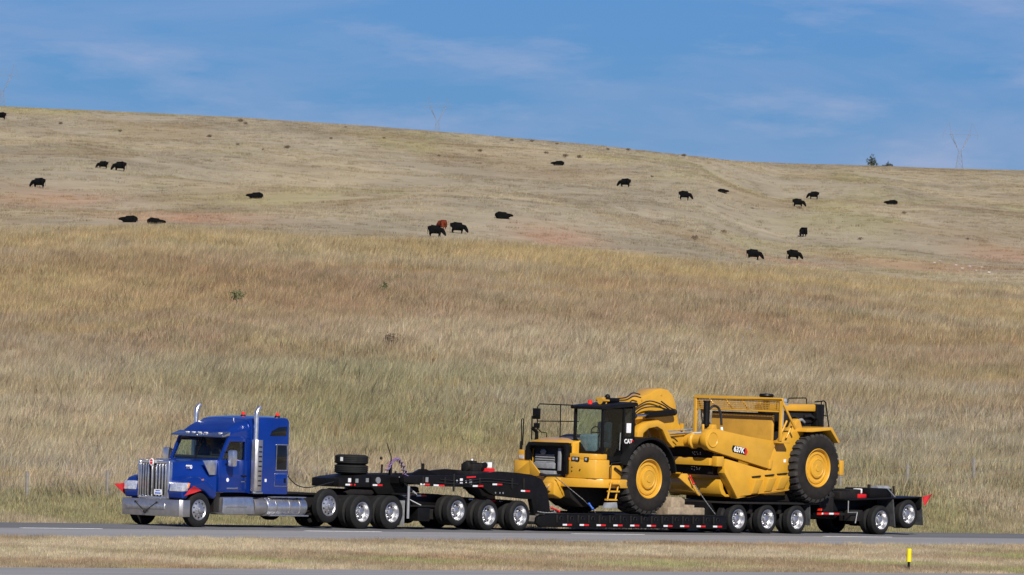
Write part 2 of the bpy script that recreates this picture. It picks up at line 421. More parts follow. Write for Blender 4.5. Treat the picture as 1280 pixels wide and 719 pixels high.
# ------------------------------------------------------------------ ground
def rng_steps(*segs):
    out = []
    for a, b, st in segs: out += list(np.arange(a, b, st))
    return np.array(sorted(set(np.round(out, 3))))
GX = rng_steps((-450, -60, 15), (-60, 60, 1.5), (60, 300, 4), (300, 1900, 8), (1900, 2900, 50), (2900, 7000, 250))
GY = rng_steps((-420, -60, 15), (-60, -36, 2), (-36, -10, 1), (-10, 16, 0.6), (16, 60, 1.5), (60, 300, 4), (300, 1700, 8), (1700, 2700, 50), (2700, 6500, 250))
GY = np.array(sorted(set(list(GY) + [-47.6, -47.5, -34.2, -34.19, -10.8, -10.79, 4.6, 4.61])))
XX, YY = np.meshgrid(GX, GY)
ZZ = terrain(XX, YY)
CC = tint_field(XX, YY)
nx, ny = len(GX), len(GY)
co = np.stack([XX, YY, ZZ], -1).reshape(-1, 3)
ii = np.arange(nx * ny).reshape(ny, nx)
fq = np.stack([ii[:-1, :-1], ii[:-1, 1:], ii[1:, 1:], ii[1:, :-1]], -1).reshape(-1, 4)
gm = bpy.data.meshes.new('grassland')
gm.from_pydata(co.tolist(), [], fq.tolist())
at = gm.attributes.new('tint', 'FLOAT_COLOR', 'POINT')
at.data.foreach_set('color', np.concatenate([CC.reshape(-1, 3), np.ones((nx * ny, 1))], 1).astype(np.float32).ravel())
for p in gm.polygons: p.use_smooth = True
def soil_mat():
    m = bpy.data.materials.new('dry_grassland'); m.use_nodes = True; nt = m.node_tree; b = nt.nodes['Principled BSDF']
    b.inputs['Roughness'].default_value = 0.95; b.inputs['Specular IOR Level'].default_value = 0.1
    a = nt.nodes.new('ShaderNodeAttribute'); a.attribute_name = 'tint'
    t = nt.nodes.new('ShaderNodeTexCoord')
    def noise(s, d, r=0.65):
        n = nt.nodes.new('ShaderNodeTexNoise'); n.inputs['Scale'].default_value = s; n.inputs['Detail'].default_value = d; n.inputs['Roughness'].default_value = r
        nt.links.new(t.outputs['Object'], n.inputs[0]); return n
    n1, n2 = noise(0.45, 8, 0.75), noise(0.055, 6)
    r1 = nt.nodes.new('ShaderNodeMapRange'); r1.inputs[1].default_value, r1.inputs[2].default_value, r1.inputs[3].default_value, r1.inputs[4].default_value = 0.3, 0.7, 0.84, 1.12
    r2 = nt.nodes.new('ShaderNodeMapRange'); r2.inputs[1].default_value, r2.inputs[2].default_value, r2.inputs[3].default_value, r2.inputs[4].default_value = 0.3, 0.7, 0.82, 1.15
    nt.links.new(n1.outputs['Fac'], r1.inputs[0]); nt.links.new(n2.outputs['Fac'], r2.inputs[0])
    mu = nt.nodes.new('ShaderNodeMath'); mu.operation = 'MULTIPLY'
    nt.links.new(r1.outputs[0], mu.inputs[0]); nt.links.new(r2.outputs[0], mu.inputs[1])
    vm = nt.nodes.new('ShaderNodeVectorMath'); vm.operation = 'SCALE'
    nt.links.new(a.outputs['Color'], vm.inputs[0]); nt.links.new(mu.outputs[0], vm.inputs['Scale'])
    nt.links.new(vm.outputs[0], b.inputs['Base Color'])
    bp = nt.nodes.new('ShaderNodeBump'); bp.inputs['Strength'].default_value = 0.5; bp.inputs['Distance'].default_value = 0.3
    nt.links.new(n1.outputs['Fac'], bp.inputs['Height']); nt.links.new(bp.outputs[0], b.inputs['Normal'])
    return m
gm.materials.append(soil_mat())
ground = bpy.data.objects.new('ground', gm); col.objects.link(ground); tag(ground, kind='structure')

# ------------------------------------------------------------------ roads
def road_mat(name, c, c2):
    m = mat(name, c, 0.85, 0, 0, 0.1, 0.5, 0.15, 40, c2=c2, spec=0.2)
    nt = m.node_tree
    mp_ = nt.nodes.new('ShaderNodeMapping'); mp_.inputs['Scale'].default_value = (0.06, 1.6, 1)
    n = [x for x in nt.nodes if x.type == 'TEX_NOISE' and x.inputs['Scale'].default_value == 0.5][0]
    tcn = [x for x in nt.nodes if x.type == 'TEX_COORD'][0]
    nt.links.new(tcn.outputs['Object'], mp_.inputs[0]); nt.links.new(mp_.outputs[0], n.inputs[0])
    n.inputs['Scale'].default_value = 1.0
    return m
M['road'] = road_mat('pale_asphalt', (0.27, 0.265, 0.262), (0.215, 0.212, 0.21))
M['roaddark'] = road_mat('darker_asphalt', (0.15, 0.148, 0.15), (0.11, 0.11, 0.112))
def strip(name, prof, x0, x1, m, kind='structure', step=20.0):
    xs = np.arange(x0, x1 + 1, step); b = MB()
    vs = [(x, y, z) for x in xs for y, z in prof]; n = len(prof)
    fs = [(i * n + k, (i + 1) * n + k, (i + 1) * n + k + 1, i * n + k + 1) for i in range(len(xs) - 1) for k in range(n - 1)]
    b.add(vs, fs); o = b.build(name, m, smooth=False); tag(o, kind=kind); return o
strip('road', [(-11.0, -0.3), (-11.0, -0.012), (-9.4, 0.0), (-3.55, 0.0)], -420, 420, M['road'])
strip('far_lane', [(-3.55, 0.0), (1.55, 0.0), (3.6, -0.085), (4.95, -0.19), (4.95, -0.4)], -420, 420, M['roaddark'])
strip('opposite_road', [(-47.2, -0.3), (-47.2, 0.0), (-34.4, 0.0), (-34.4, -0.3)], -420, 420, M['road'])
paint = mat('worn_white_road_paint', (0.62, 0.62, 0.61), 0.8, 0, 0, 0.2, 6)
k = 0
for i in range(-6, 8):
    x = -25.0 + 12.1 * i + 12.1 * 0
    o = MB().box(x, x + 3.3, -3.62, -3.46, -0.003, 0.006).build('lane_dash', paint, bpy.data.objects['road'], smooth=False)
# ------------------------------------------------------------------ grass
def grass_mat(name, trans=0.35):
    m = bpy.data.materials.new(name); m.use_nodes = True; nt = m.node_tree; nt.nodes.clear()
    o = nt.nodes.new('ShaderNodeOutputMaterial')
    a = nt.nodes.new('ShaderNodeAttribute'); a.attribute_type = 'INSTANCER'; a.attribute_name = 'tint'
    v = nt.nodes.new('ShaderNodeAttribute'); v.attribute_name = 'bv'
    s = nt.nodes.new('ShaderNodeVectorMath'); s.operation = 'MULTIPLY'
    nt.links.new(a.outputs['Color'], s.inputs[0]); nt.links.new(v.outputs['Color'], s.inputs[1])
    d = nt.nodes.new('ShaderNodeBsdfDiffuse'); t = nt.nodes.new('ShaderNodeBsdfTranslucent'); mx = nt.nodes.new('ShaderNodeMixShader'); mx.inputs[0].default_value = trans
    nt.links.new(s.outputs[0], d.inputs[0]); nt.links.new(s.outputs[0], t.inputs[0])
    nt.links.new(d.outputs[0], mx.inputs[1]); nt.links.new(t.outputs[0], mx.inputs[2]); nt.links.new(mx.outputs[0], o.inputs[0])
    return m
M['grass'] = grass_mat('dry_grass')
def clump(rng, n, rad, h, w, lean, name):
    vs, fs, cv = [], [], []
    for i in range(n):
        r = rad * math.sqrt(rng.random()); q = rng.random() * 6.283
        x, y = r * math.cos(q), r * math.sin(q)
        hh = h * (0.45 + 0.75 * rng.random()); ww = w * (0.6 + 0.8 * rng.random())
        lx = lean * hh * (0.4 + 1.0 * rng.random()) + rng.normal() * hh * 0.22; ly = rng.normal() * hh * 0.25
        b = rng.random() * 6.283; cx, cy = math.cos(b) * ww / 2, math.sin(b) * ww / 2
        k = len(vs)
        vs += [(x - cx, y - cy, -0.06), (x + cx, y + cy, -0.06), (x + lx * 0.4 + cx * 0.8, y + ly * 0.4 + cy * 0.8, hh * 0.55), (x + lx * 0.4 - cx * 0.8, y + ly * 0.4 - cy * 0.8, hh * 0.55), (x + lx, y + ly, hh)]
        fs += [(k, k + 1, k + 2, k + 3), (k + 3, k + 2, k + 4)]
        sh = 0.62 + 0.62 * rng.random(); wm = rng.normal() * 0.05
        cv += [(sh * (1 + wm), sh, sh * (1 - wm * 1.5), 1)] * 5
    me = bpy.data.meshes.new(name); me.from_pydata(vs, [], fs)
    at = me.attributes.new('bv', 'FLOAT_COLOR', 'POINT'); at.data.foreach_set('color', np.array(cv, np.float32).ravel())
    me.materials.append(M['grass'])
    return me
RA = math.atan2(RT[1], RT[0])                       # the wind blows along this direction
def grass_field(name, pts, tints, scl, clumps, rng, jit=0.9):
    n = len(pts)
    src = bpy.data.collections.new(name + '_clumps')
    for i, me in enumerate(clumps):
        o = bpy.data.objects.new('%s_clump_%02d' % (name, i), me); src.objects.link(o)
    me = bpy.data.meshes.new(name); me.from_pydata(pts.tolist(), [], [])
    def put(nm, ty, arr, key):
        a = me.attributes.new(nm, ty, 'POINT'); a.data.foreach_set(key, np.ascontiguousarray(arr).ravel())
    put('tint', 'FLOAT_COLOR', np.concatenate([tints, np.ones((n, 1))], 1).astype(np.float32), 'color')
    rot = np.zeros((n, 3), np.float32); rot[:, 2] = RA + rng.normal(size=n) * jit; put('rot', 'FLOAT_VECTOR', rot, 'vector')
    put('scl', 'FLOAT', scl.astype(np.float32), 'value')
    put('idx', 'INT', rng.integers(0, len(clumps), n).astype(np.int32), 'value')
    o = bpy.data.objects.new(name, me); col.objects.link(o); tag(o, kind='stuff')
    g = bpy.data.node_groups.new(name, 'GeometryNodeTree')
    g.interface.new_socket('Geometry', in_out='INPUT', socket_type='NodeSocketGeometry'); g.interface.new_socket('Geometry', in_out='OUTPUT', socket_type='NodeSocketGeometry')
    N = g.nodes.new; Lk = g.links.new
    gi, go = N('NodeGroupInput'), N('NodeGroupOutput')
    ip = N('GeometryNodeInstanceOnPoints'); ci = N('GeometryNodeCollectionInfo')
    ci.inputs['Collection'].default_value = src; ci.inputs['Separate Children'].default_value = True; ci.inputs['Reset Children'].default_value = True
    def attr(nm, ty):
        a = N('GeometryNodeInputNamedAttribute'); a.data_type = ty; a.inputs[0].default_value = nm; return a
    ar, asc, ai = attr('rot', 'FLOAT_VECTOR'), attr('scl', 'FLOAT'), attr('idx', 'INT')
    ip.inputs['Pick Instance'].default_value = True
    Lk(gi.outputs[0], ip.inputs['Points']); Lk(ci.outputs[0], ip.inputs['Instance']); Lk(ai.outputs[0], ip.inputs['Instance Index'])
    er = N('FunctionNodeEulerToRotation'); Lk(ar.outputs[0], er.inputs[0]); Lk(er.outputs[0], ip.inputs['Rotation'])
    Lk(asc.outputs[0], ip.inputs['Scale']); Lk(ip.outputs[0], go.inputs[0])
    md = o.modifiers.new('scatter', 'NODES'); md.node_group = g
    return o
def sample_view(rng, n, d_lo, d_hi, amax=0.064):
    d = np.sqrt(rng.random(n) * (d_hi ** 2 - d_lo ** 2) + d_lo ** 2); a = (rng.random(n) * 2 - 1) * amax
    P = CAM[:2] + d[:, None] * (FW[:2] + a[:, None] * RT[:2])
    return P[:, 0], P[:, 1]
def scatter(name, seed, n, d_lo, d_hi, keep, clumps, smin, smax, lift=1.0, amax=0.064, by=None):
    r = np.random.default_rng(seed)
    X, Y = sample_view(r, n, d_lo, d_hi, amax)
    z, d, a, q, dq = terrain(X, Y, True)
    k = keep(X, Y, q, dq, r)
    X, Y, z, dq, q = X[k], Y[k], z[k], dq[k], q[k]
    t = tint_field(X, Y)
    t = t * (0.74 + 0.46 * r.random((len(X), 1))) * np.where(r.random((len(X), 1)) < 0.07, 0.62, 1.0) * (1 + r.normal(size=(len(X), 3)) * 0.03)
    s = smin + (smax - smin) * r.random(len(X)) ** 1.3
    if by is not None: s = s * by(X, Y, q, dq)
    return grass_field(name, np.stack([X, Y, z], 1), np.clip(t * lift, 0, 1), s, clumps, r)
_r = np.random.default_rng(11)
tall = [clump(_r, 60, 0.55, 0.56, 0.016, 0.34, 'tall_grass') for i in range(7)]
short = [clump(_r, 70, 0.35, 0.17, 0.010, 0.25, 'short_grass') for i in range(6)]
tuft = [clump(_r, 45, 0.9, 0.26, 0.03, 0.3, 'far_tuft') for i in range(5)]
forb = [clump(_r, 90, 0.55, 0.42, 0.03, 0.1, 'forb') for i in range(4)]
hmod = lambda X, Y, q, dq: (0.55 + 0.75 * fbm(X / 14.0, Y / 14.0, 101, 3)) * np.where(q < 30, 0.6 + 0.4 * np.clip((q - 8) / 22, 0, 1), 1.0)
scatter('hillside_grass', 1, 52000, 300, 690, lambda X, Y, q, dq, r: (q > 9) & (dq < 685), tall, 0.65, 1.35, by=hmod)
PAL_FORB = np.array([PAL['rust'] * 0.75, PAL['olive'] * 0.7, PAL['brown'] * 0.7, PAL['rust'] * 0.6])
def forbs(name, seed, n, d_lo, d_hi, keep, smin, smax):
    r = np.random.default_rng(seed); X, Y = sample_view(r, n, d_lo, d_hi)
    z, d, a, q, dq = terrain(X, Y, True); k = keep(X, Y, q, dq, r); X, Y, z = X[k], Y[k], z[k]
    t = PAL_FORB[r.integers(0, 4, len(X))] * (0.8 + 0.5 * r.random((len(X), 1)))
    t = t * 0.6 + tint_field(X, Y) * 0.4
    grass_field(name, np.stack([X, Y, z], 1), t, smin + (smax - smin) * r.random(len(X)) ** 2, forb, r, 3.0)
forbs('hillside_weeds', 21, 5200, 330, 660, lambda X, Y, q, dq, r: (q > 20) & (dq < 650) & (fbm(X / 11.0, Y / 11.0, 201, 3) > 0.52), 0.7, 1.7)
forbs('fence_weeds', 22, 2600, 270, 350, lambda X, Y, q, dq, r: (q > 7) & (q < 24) & (fbm(X / 4.0, Y / 4.0, 203, 3) > 0.55), 0.7, 1.9)
scatter('verge_grass', 2, 60000, 260, 350, lambda X, Y, q, dq, r: (q > 0.3) & (q < 16), short, 0.7, 1.6, by=lambda X, Y, q, dq: 0.8 + np.clip(q / 14, 0, 1) * 1.1)
scatter('median_grass', 3, 60000, 205, 320, lambda X, Y, q, dq, r: (Y < -11.15) & (Y > -34.1), short, 0.35, 0.95, amax=0.07)
scatter('far_hill_grass', 4, 60000, 1100, 2420, lambda X, Y, q, dq, r: (fbm(X / 12.0, Y / 12.0, 111, 3) > 0.36), tuft, 0.6, 1.3, lift=1.12)

# ------------------------------------------------------------------ wheels
def tyre_mesh(name, R, rb, w, m, grooves=True, n=40):
    # axis Y, outer face at t = 0 facing -Y, the tyre reaches to t = +w
    sh = 0.045 * R / 0.52
    half = [(rb, 0.030), (rb + 0.015, 0.006), (rb + (R - rb) * 0.35, -0.012), (rb + (R - rb) * 0.62, -0.006), (R - sh, 0.012), (R - sh * 0.35, 0.026), (R, 0.045)]
    tread = []
    if grooves:
        for c in (0.30, 0.5, 0.70):
            t = w * c
            tread += [(R, t - 0.010), (R - 0.014, t - 0.008), (R - 0.014, t + 0.008), (R, t + 0.010)]
    prof = half + tread + [(r, w - t) for r, t in reversed(half)]
    return MB().lathe(prof + [(rb, 0.030)], n=n).mesh(name, m)
def rim_mesh(name, kind, R=0.305):
    b = MB()
    if kind == 'front':
        b.lathe([(R, 0.035), (R + 0.004, 0.004), (R - 0.015, 0.0), (R - 0.03, 0.02), (R - 0.045, 0.03), (0.215, 0.012), (0.15, -0.028), (0.10, -0.040), (0.095, -0.085), (0.06, -0.10), (0.0, -0.10)], n=36)
        holes, hr, ht = 0.225, 0.026, 0.009
    else:
        b.lathe([(R, 0.035), (R + 0.004, 0.004), (R - 0.015, 0.0), (R - 0.032, 0.025), (R - 0.045, 0.13), (0.235, 0.155), (0.19, 0.150), (0.125, 0.145), (0.115, 0.06), (0.09, 0.045), (0.0, 0.04)], n=36)
        holes, hr, ht = 0.195, 0.030, 0.148
    b.m = 1
    for k in range(10):
        q = 2 * math.pi * (k + 0.5) / 10
        b.lathe([(hr, 0.012), (hr, 0.0), (0.0, -0.001)], (holes * math.cos(q), ht - 0.003, holes * math.sin(q)), n=10)
    b.m = 0
    for k in range(10):
        q = 2 * math.pi * k / 10
        c = (0.145 * math.cos(q), ht - 0.035 if kind != 'front' else -0.045, 0.145 * math.sin(q))
        b.lathe([(0.014, 0.05), (0.014, 0.0), (0.0, -0.004)], c, n=6)
    return b.mesh(name, [M['alu'], M['dark']])
TY_BIG = tyre_mesh('tyre', 0.515, 0.300, 0.275, M['rubber'])
TY_SMALL = tyre_mesh('trailer_tyre', 0.468, 0.300, 0.265, M['rubber'])
RIM_F, RIM_D = rim_mesh('front_rim', 'front'), rim_mesh('dual_rim', 'dual')
AXLE = MB().lathe([(0.0, -0.95), (0.075, -0.95), (0.075, 0.95), (0.0, 0.95)], n=12).mesh('axle', M['dark'])
def wheel_pair(root, X, Z, face, tyre, rim, dual):
    place('axle', AXLE, root, (X, 0, Z))
    for s in (-1, 1):
        rot = (0, 0, 0) if s < 0 else (0, 0, math.pi)
        w = place('wheel', rim, root, (X, s * face, Z), rot)
        place('tyre', tyre, w, (0, 0, 0), (0, 0.3 * X, 0))
        if dual: place('tyre', tyre, w, (0, 0.325, 0), (0, 0.7 * X + 1, 0))
def rsec(X, w, zb, zt, r, taper=0.05, crown=0.03, n=7):
    pts = []
    zt0 = zt - crown
    wt_ = w - taper
    left = [(-w, zb), (-w, zb + (zt0 - zb) * 0.45), (-wt_ - taper * 0.25, zt0 - r)]
    for k in range(1, n + 1):
        q = math.pi / 2 * k / n
        left.append((-wt_ + r - r * math.cos(q), zt0 - r + r * math.sin(q)))
    left.append((-(wt_ - r) * 0.5, zt - crown * 0.25))
    half = left + [(0, zt)] + [(-y, z) for y, z in reversed(left)]
    return [(X, y, z) for y, z in half]
def tape(root, x0, x1, y, z, h=0.05, slope=0.0, ratio=0.45, depth=0.004):
    b = MB(); xm = x0 + (x1 - x0) * ratio
    s = -1 if y < 0 else 1
    for (a, c, m) in ((x0, xm, 0), (xm, x1, 1)):
        b.m = m
        za, zc = z + slope * (a - x0), z + slope * (c - x0)
        b.prism([(a, za), (c, zc), (c, zc + h), (a, za + h)], y, y + s * depth)
    return b.build('reflective_tape', [M['tapewhite'], M['tapered']], root, smooth=False)
def flag(root, P, y, seed=0, name='warning_flag', amp=0.035):
    # a triangular cloth with folds, sampled on a small grid
    r = random.Random(seed); A, B, C = [Vector((p[0], y, p[1])) for p in P]; n = 7
    vs, fs, idx = [], [], {}
    for side in (0, 1):
        for i in range(n + 1):
            for j in range(n + 1 - i):
                u, v = i / n, j / n
                p = A + (B - A) * u + (C - A) * v
                w = math.sin(u * 7 + v * 4 + seed) * amp * (u + v) + (0.004 if side else 0)
                idx[side, i, j] = len(vs); vs.append((p.x, p.y + w, p.z))
    for side in (0, 1):
        for i in range(n):
            for j in range(n - i):
                f = [idx[side, i, j], idx[side, i + 1, j], idx[side, i, j + 1]]
                fs.append(f if side else f[::-1])
                if j < n - i - 1:
                    f = [idx[side, i + 1, j], idx[side, i + 1, j + 1], idx[side, i, j + 1]]
                    fs.append(f if side else f[::-1])
    return MB().add(vs, fs).build(name, M['red'], root)

# ------------------------------------------------------------------ truck tractor
T = thing('truck_tractor', 'blue long-nose sleeper truck tractor with chrome grille and twin exhaust stacks', 'truck', (-11, 0, 0))
b = MB()
for s in (-1, 1): b.box(-15.55, -5.95, s * 0.42 - 0.045, s * 0.42 + 0.045, 0.72, 1.0)
for x in (-14.6, -12.5, -10.6, -8.6, -6.1): b.box(x, x + 0.12, -0.4, 0.4, 0.76, 0.95)
b.box(-15.3, -13.2, -0.35, 0.35, 0.55, 1.0).box(-13.2, -11.5, -0.25, 0.25, 0.50, 0.9)
b.tube([(-11.5, 0, 0.62), (-8, 0, 0.55)], 0.06).box(-8.5, -5.9, -0.62, -0.5, 0.35, 0.9).box(-8.5, -5.9, 0.5, 0.62, 0.35, 0.9)
b.box(-10.2, -9.0, -0.62, 0.62, 0.62, 0.92)
b.build('chassis_frame', M['dark'], T, 0.01)
MB().prism([(-7.75, 1.02), (-6.65, 1.02), (-6.5, 1.10), (-6.6, 1.17), (-7.6, 1.19), (-7.85, 1.10)], -0.48, 0.48).build('fifth_wheel', M['dark'], T, 0.02)
# bumper
o_ = [(-15.50, -1.24), (-15.80, -1.24), (-15.90, -1.17), (-15.94, -0.6), (-15.955, 0)]
i_ = [(-15.90, 0), (-15.89, -0.6), (-15.85, -1.13), (-15.78, -1.19), (-15.50, -1.19)]
poly = o_ + [(x, -y) for x, y in reversed(o_[:-1])] + [(x, -y) for x, y in reversed(i_)] [0:4] + [(-15.90, 0)] + i_[1:]
bump = MB().prism(poly, 0.30, 0.80, 'z').build('bumper', M['steel'], T, 0.012)
MB().prism([(-15.952, 0.98), (-15.975, 0.95), (-15.985, 0.1), (-15.97, -0.62), (-15.945, -0.64), (-15.945, 0.96)], 0.51, 0.665, 'z').build('plate_holder', M['alu'], bump, 0.004)
MB().tube([(-15.98, 0.56, 0.70), (-16.0, 0.15, 0.42), (-15.98, -0.30, 0.70)], 0.013, 6).ball((-16.0, 0.14, 0.42), 0.055).ball((-15.97, 0.57, 0.70), 0.035).ball((-15.97, -0.31, 0.70), 0.035).build('tow_chain', M['dark'], bump)
# grille with a shallow prow
def grx(y): return -15.80 - 0.07 * (1 - abs(y) / 0.6)
gr = MB().prism([(-15.70, -0.6), (-15.76, -0.6), (-15.82, 0), (-15.76, 0.6), (-15.70, 0.6)], 0.84, 1.90, 'z').build('grille', M['dark'], T)
b = MB()
for s in (-1, 1):
    b.prism([(-15.68, s * 0.64), (-15.82, s * 0.635), (-15.84, s * 0.56), (-15.74, s * 0.56)], 0.82, 1.93, 'z')
    for z0, z1 in ((1.86, 1.955), (0.80, 0.885)):
        b.prism([(-15.70, 0), (grx(0) - 0.015, 0), (grx(0.6) - 0.015, s * 0.6), (-15.70, s * 0.6)], z0, z1, 'z')
b.prism([(-15.82, -0.03), (-15.905, 0), (-15.82, 0.03)], 0.86, 1.88, 'z')
b.build('grille_surround', M['bright'], gr, 0.012)
for k in range(10):
    y = -0.505 + 0.1122 * k
    if abs(y) < 0.06: continue
    MB().tube([(grx(y) + 0.02, y, 0.88), (grx(y) - 0.012, y, 0.92), (grx(y) - 0.012, y, 1.80), (grx(y) + 0.02, y, 1.86)], 0.027, 8).build('grille_bar', M['bright'], gr)
e = MB().prism([(0.0, 1.78), (0.075, 1.84), (0.085, 1.95), (0.0, 2.01), (-0.085, 1.95), (-0.075, 1.84)], -15.935, -15.90, 'x'); e.m = 1
e.prism([(0.0, 1.81), (0.05, 1.86), (0.05, 1.90), (-0.05, 1.90), (-0.05, 1.86)], -15.941, -15.936, 'x')
e.prism([(0.05, 1.92), (0.05, 1.95), (0.0, 1.985), (-0.05, 1.95), (-0.05, 1.92)], -15.941, -15.936, 'x').build('emblem', [M['white'], M['redpaint']], gr)
e = MB().box(-15.915, -15.905, -0.44, -0.13, 0.93, 1.09); e.m = 1
e.box(-15.918, -15.916, -0.38, -0.20, 1.035, 1.065).box(-15.918, -15.916, -0.41, -0.17, 0.96, 1.00)
e.build('licence_plate', [M['white'], M['bluehose']], gr)
# hood and fenders
hood = MB().loft([rsec(-15.72, 0.60, 0.84, 1.93, 0.12, 0.03), rsec(-15.45, 0.64, 0.84, 1.955, 0.14, 0.04), rsec(-15.0, 0.73, 0.86, 1.985, 0.17, 0.05), rsec(-14.5, 0.86, 0.95, 2.01, 0.20, 0.06), rsec(-14.09, 0.955, 1.04, 2.03, 0.22, 0.06)]).build('hood', M['blue'], T)
for s in (-1, 1):
    arc = [(-15.08 + 0.60 * math.cos(math.radians(q)), 0.52 + 0.60 * math.sin(math.radians(q))) for q in range(46, 146, 9)]
    poly = [(-15.62, 0.83), (-15.80, 0.83), (-15.83, 1.05), (-15.78, 1.30), (-15.64, 1.42), (-15.40, 1.49), (-15.12, 1.50), (-14.85, 1.45), (-14.60, 1.33), (-14.42, 1.17), (-14.28, 0.98)] + [(-14.42, 0.83)] + arc
    fe = MB().prism(poly, s * 0.55, s * 1.19).build('fender', M['blue'], T, 0.055, seg=3)
    MB().prism([(-15.85, 1.05), (-15.80, 1.31), (-15.60, 1.33), (-15.52, 1.28), (-15.58, 1.06)], s * 0.68, s * 1.205).build('headlight', M['lens'], T, 0.03)
    MB().prism([(-15.60, 1.16), (-15.57, 1.32), (-15.49, 1.30), (-15.55, 1.15)], s * 1.10, s * 1.215).build('turn_signal', M['amber'], fe, 0.01)
    MB().prism([(-14.72, 1.985), (-14.10, 1.995), (-14.13, 1.56), (-14.42, 1.56)], s * 0.945, s * 0.975).build('cowl_trim', M['bright'], T, 0.004)
    e = text_mesh('990', 0.15, M['white'], 'hood_badge'); o = place('hood_badge', e, hood, (-15.10, s * 0.760, 1.78), (math.radians(88), 0, math.radians(-13) if s < 0 else math.radians(193)))
    MB().box(-15.0, -14.9, s * 1.185, s * 1.20, 1.40, 1.425).build('marker_lamp', M['amber'], fe)
# cab
MB().box(-14.08, -12.78, -1.04, 1.04, 1.04, 2.03).build('cab_body', M['blue'], T, 0.04)
cr = MB().loft([rsec(-13.72, 0.985, 2.67, 2.83, 0.10, 0.03), rsec(-13.60, 0.99, 2.67, 2.93, 0.14, 0.04), rsec(-13.42, 1.0, 2.67, 3.05, 0.18, 0.05), rsec(-13.15, 1.02, 2.67, 3.17, 0.22, 0.06), rsec(-12.79, 1.06, 2.67, 3.26, 0.24, 0.07)]).build('cab_roof', M['blue'], T)
for s in (-1, 1):
    MB().prism([(-14.07, 2.0), (-13.95, 2.0), (-13.64, 2.56), (-12.96, 2.56), (-12.96, 2.0), (-12.78, 2.0), (-12.78, 2.72), (-13.70, 2.72)], s * 0.955, s * 1.035).build('door_frame', M['blue'], T, 0.012)
    MB().prism([(-13.93, 2.035), (-12.97, 2.035), (-12.97, 2.55), (-13.645, 2.55)], s * 0.985, s * 0.995).build('door_window', M['glass'], T)
    d = MB().prism([(-14.03, 1.10), (-12.87, 1.10), (-12.87, 2.0), (-14.03, 2.0)], s * 1.041, s * 1.055).build('door', M['blue'], T, 0.008)
    MB().box(-13.12, -12.92, s * 1.055, s * 1.085, 1.52, 1.57).build('handle', M['black'], d, 0.01)
    MB().box(-13.12, -12.90, s * 1.055, s * 1.062, 1.36, 1.39).build('door_badge', M['chrome'], d)
    MB().lathe([(0.0, -0.006), (0.06, -0.006), (0.06, 0.0)], (-13.72, s * 1.058, 1.42), n=16).build('round_decal', M['tapewhite'], d)
    MB().box(-13.75, -13.25, s * 1.055, s * 1.064, 1.15, 1.20).build('sill_trim', M['chrome'], d, 0.004)
    MB().prism([(-14.045, 2.04), (-14.03, 2.05), (-13.70, 2.675), (-13.715, 2.67)], s * 0.015, s * 0.955).build('windshield', M['glass'], T)
    mi = MB().box(-13.93, -13.74, s * 1.22, s * 1.46, 1.82, 2.32).build('mirror', M['bright'], T, 0.05)
    MB().tube([(-13.83, s * 1.25, 2.28), (-13.84, s * 1.04, 2.24)], 0.02).build('mirror_bracket', M['black'], mi)
    MB().tube([(-13.83, s * 1.25, 1.88), (-13.84, s * 1.04, 1.90)], 0.02).build('mirror_bracket', M['black'], mi)
MB().prism([(-14.06, 2.03), (-14.02, 2.04), (-13.69, 2.68), (-13.73, 2.68)], -0.012, 0.012).build('windshield_divider', M['black'], T)
MB().box(-13.99, -13.72, -0.93, 0.93, 2.03, 2.12).build('dashboard', M['interior'], T, 0.03)
MB().lathe([(0.19, -0.015), (0.22, -0.015), (0.22, 0.015), (0.19, 0.015), (0.19, -0.015)], (-13.62, -0.45, 2.16), 'x', 24).box(-13.63, -13.61, -0.64, -0.26, 2.14, 2.18).build('steering_wheel', M['interior'], T)
for y in (-0.45, 0.5):
    MB().box(-13.30, -13.12, y - 0.24, y + 0.24, 2.03, 2.42).box(-13.28, -13.16, y - 0.13, y + 0.13, 2.42, 2.60).build('seat', M['interior'], T, 0.05)
MB().box(-12.86, -12.80, -0.96, 0.96, 2.03, 2.68).build('bunk_curtain', M['interior'], T)
for s in (-1, 1):
    MB().prism([(-13.64, 2.86), (-13.99, 2.745), (-14.01, 2.70), (-13.95, 2.695), (-13.68, 2.74)], 0, s * 1.05).build('sun_visor', M['chrome'], T, 0.012)
for y in (0.55, 0.30, 0.05, -0.20, -0.80):
    MB().box(-13.86, -13.78, y - 0.055, y + 0.055, 2.800, 2.822).build('roof_marker_lamp', M['tapewhite'], T, 0.01)
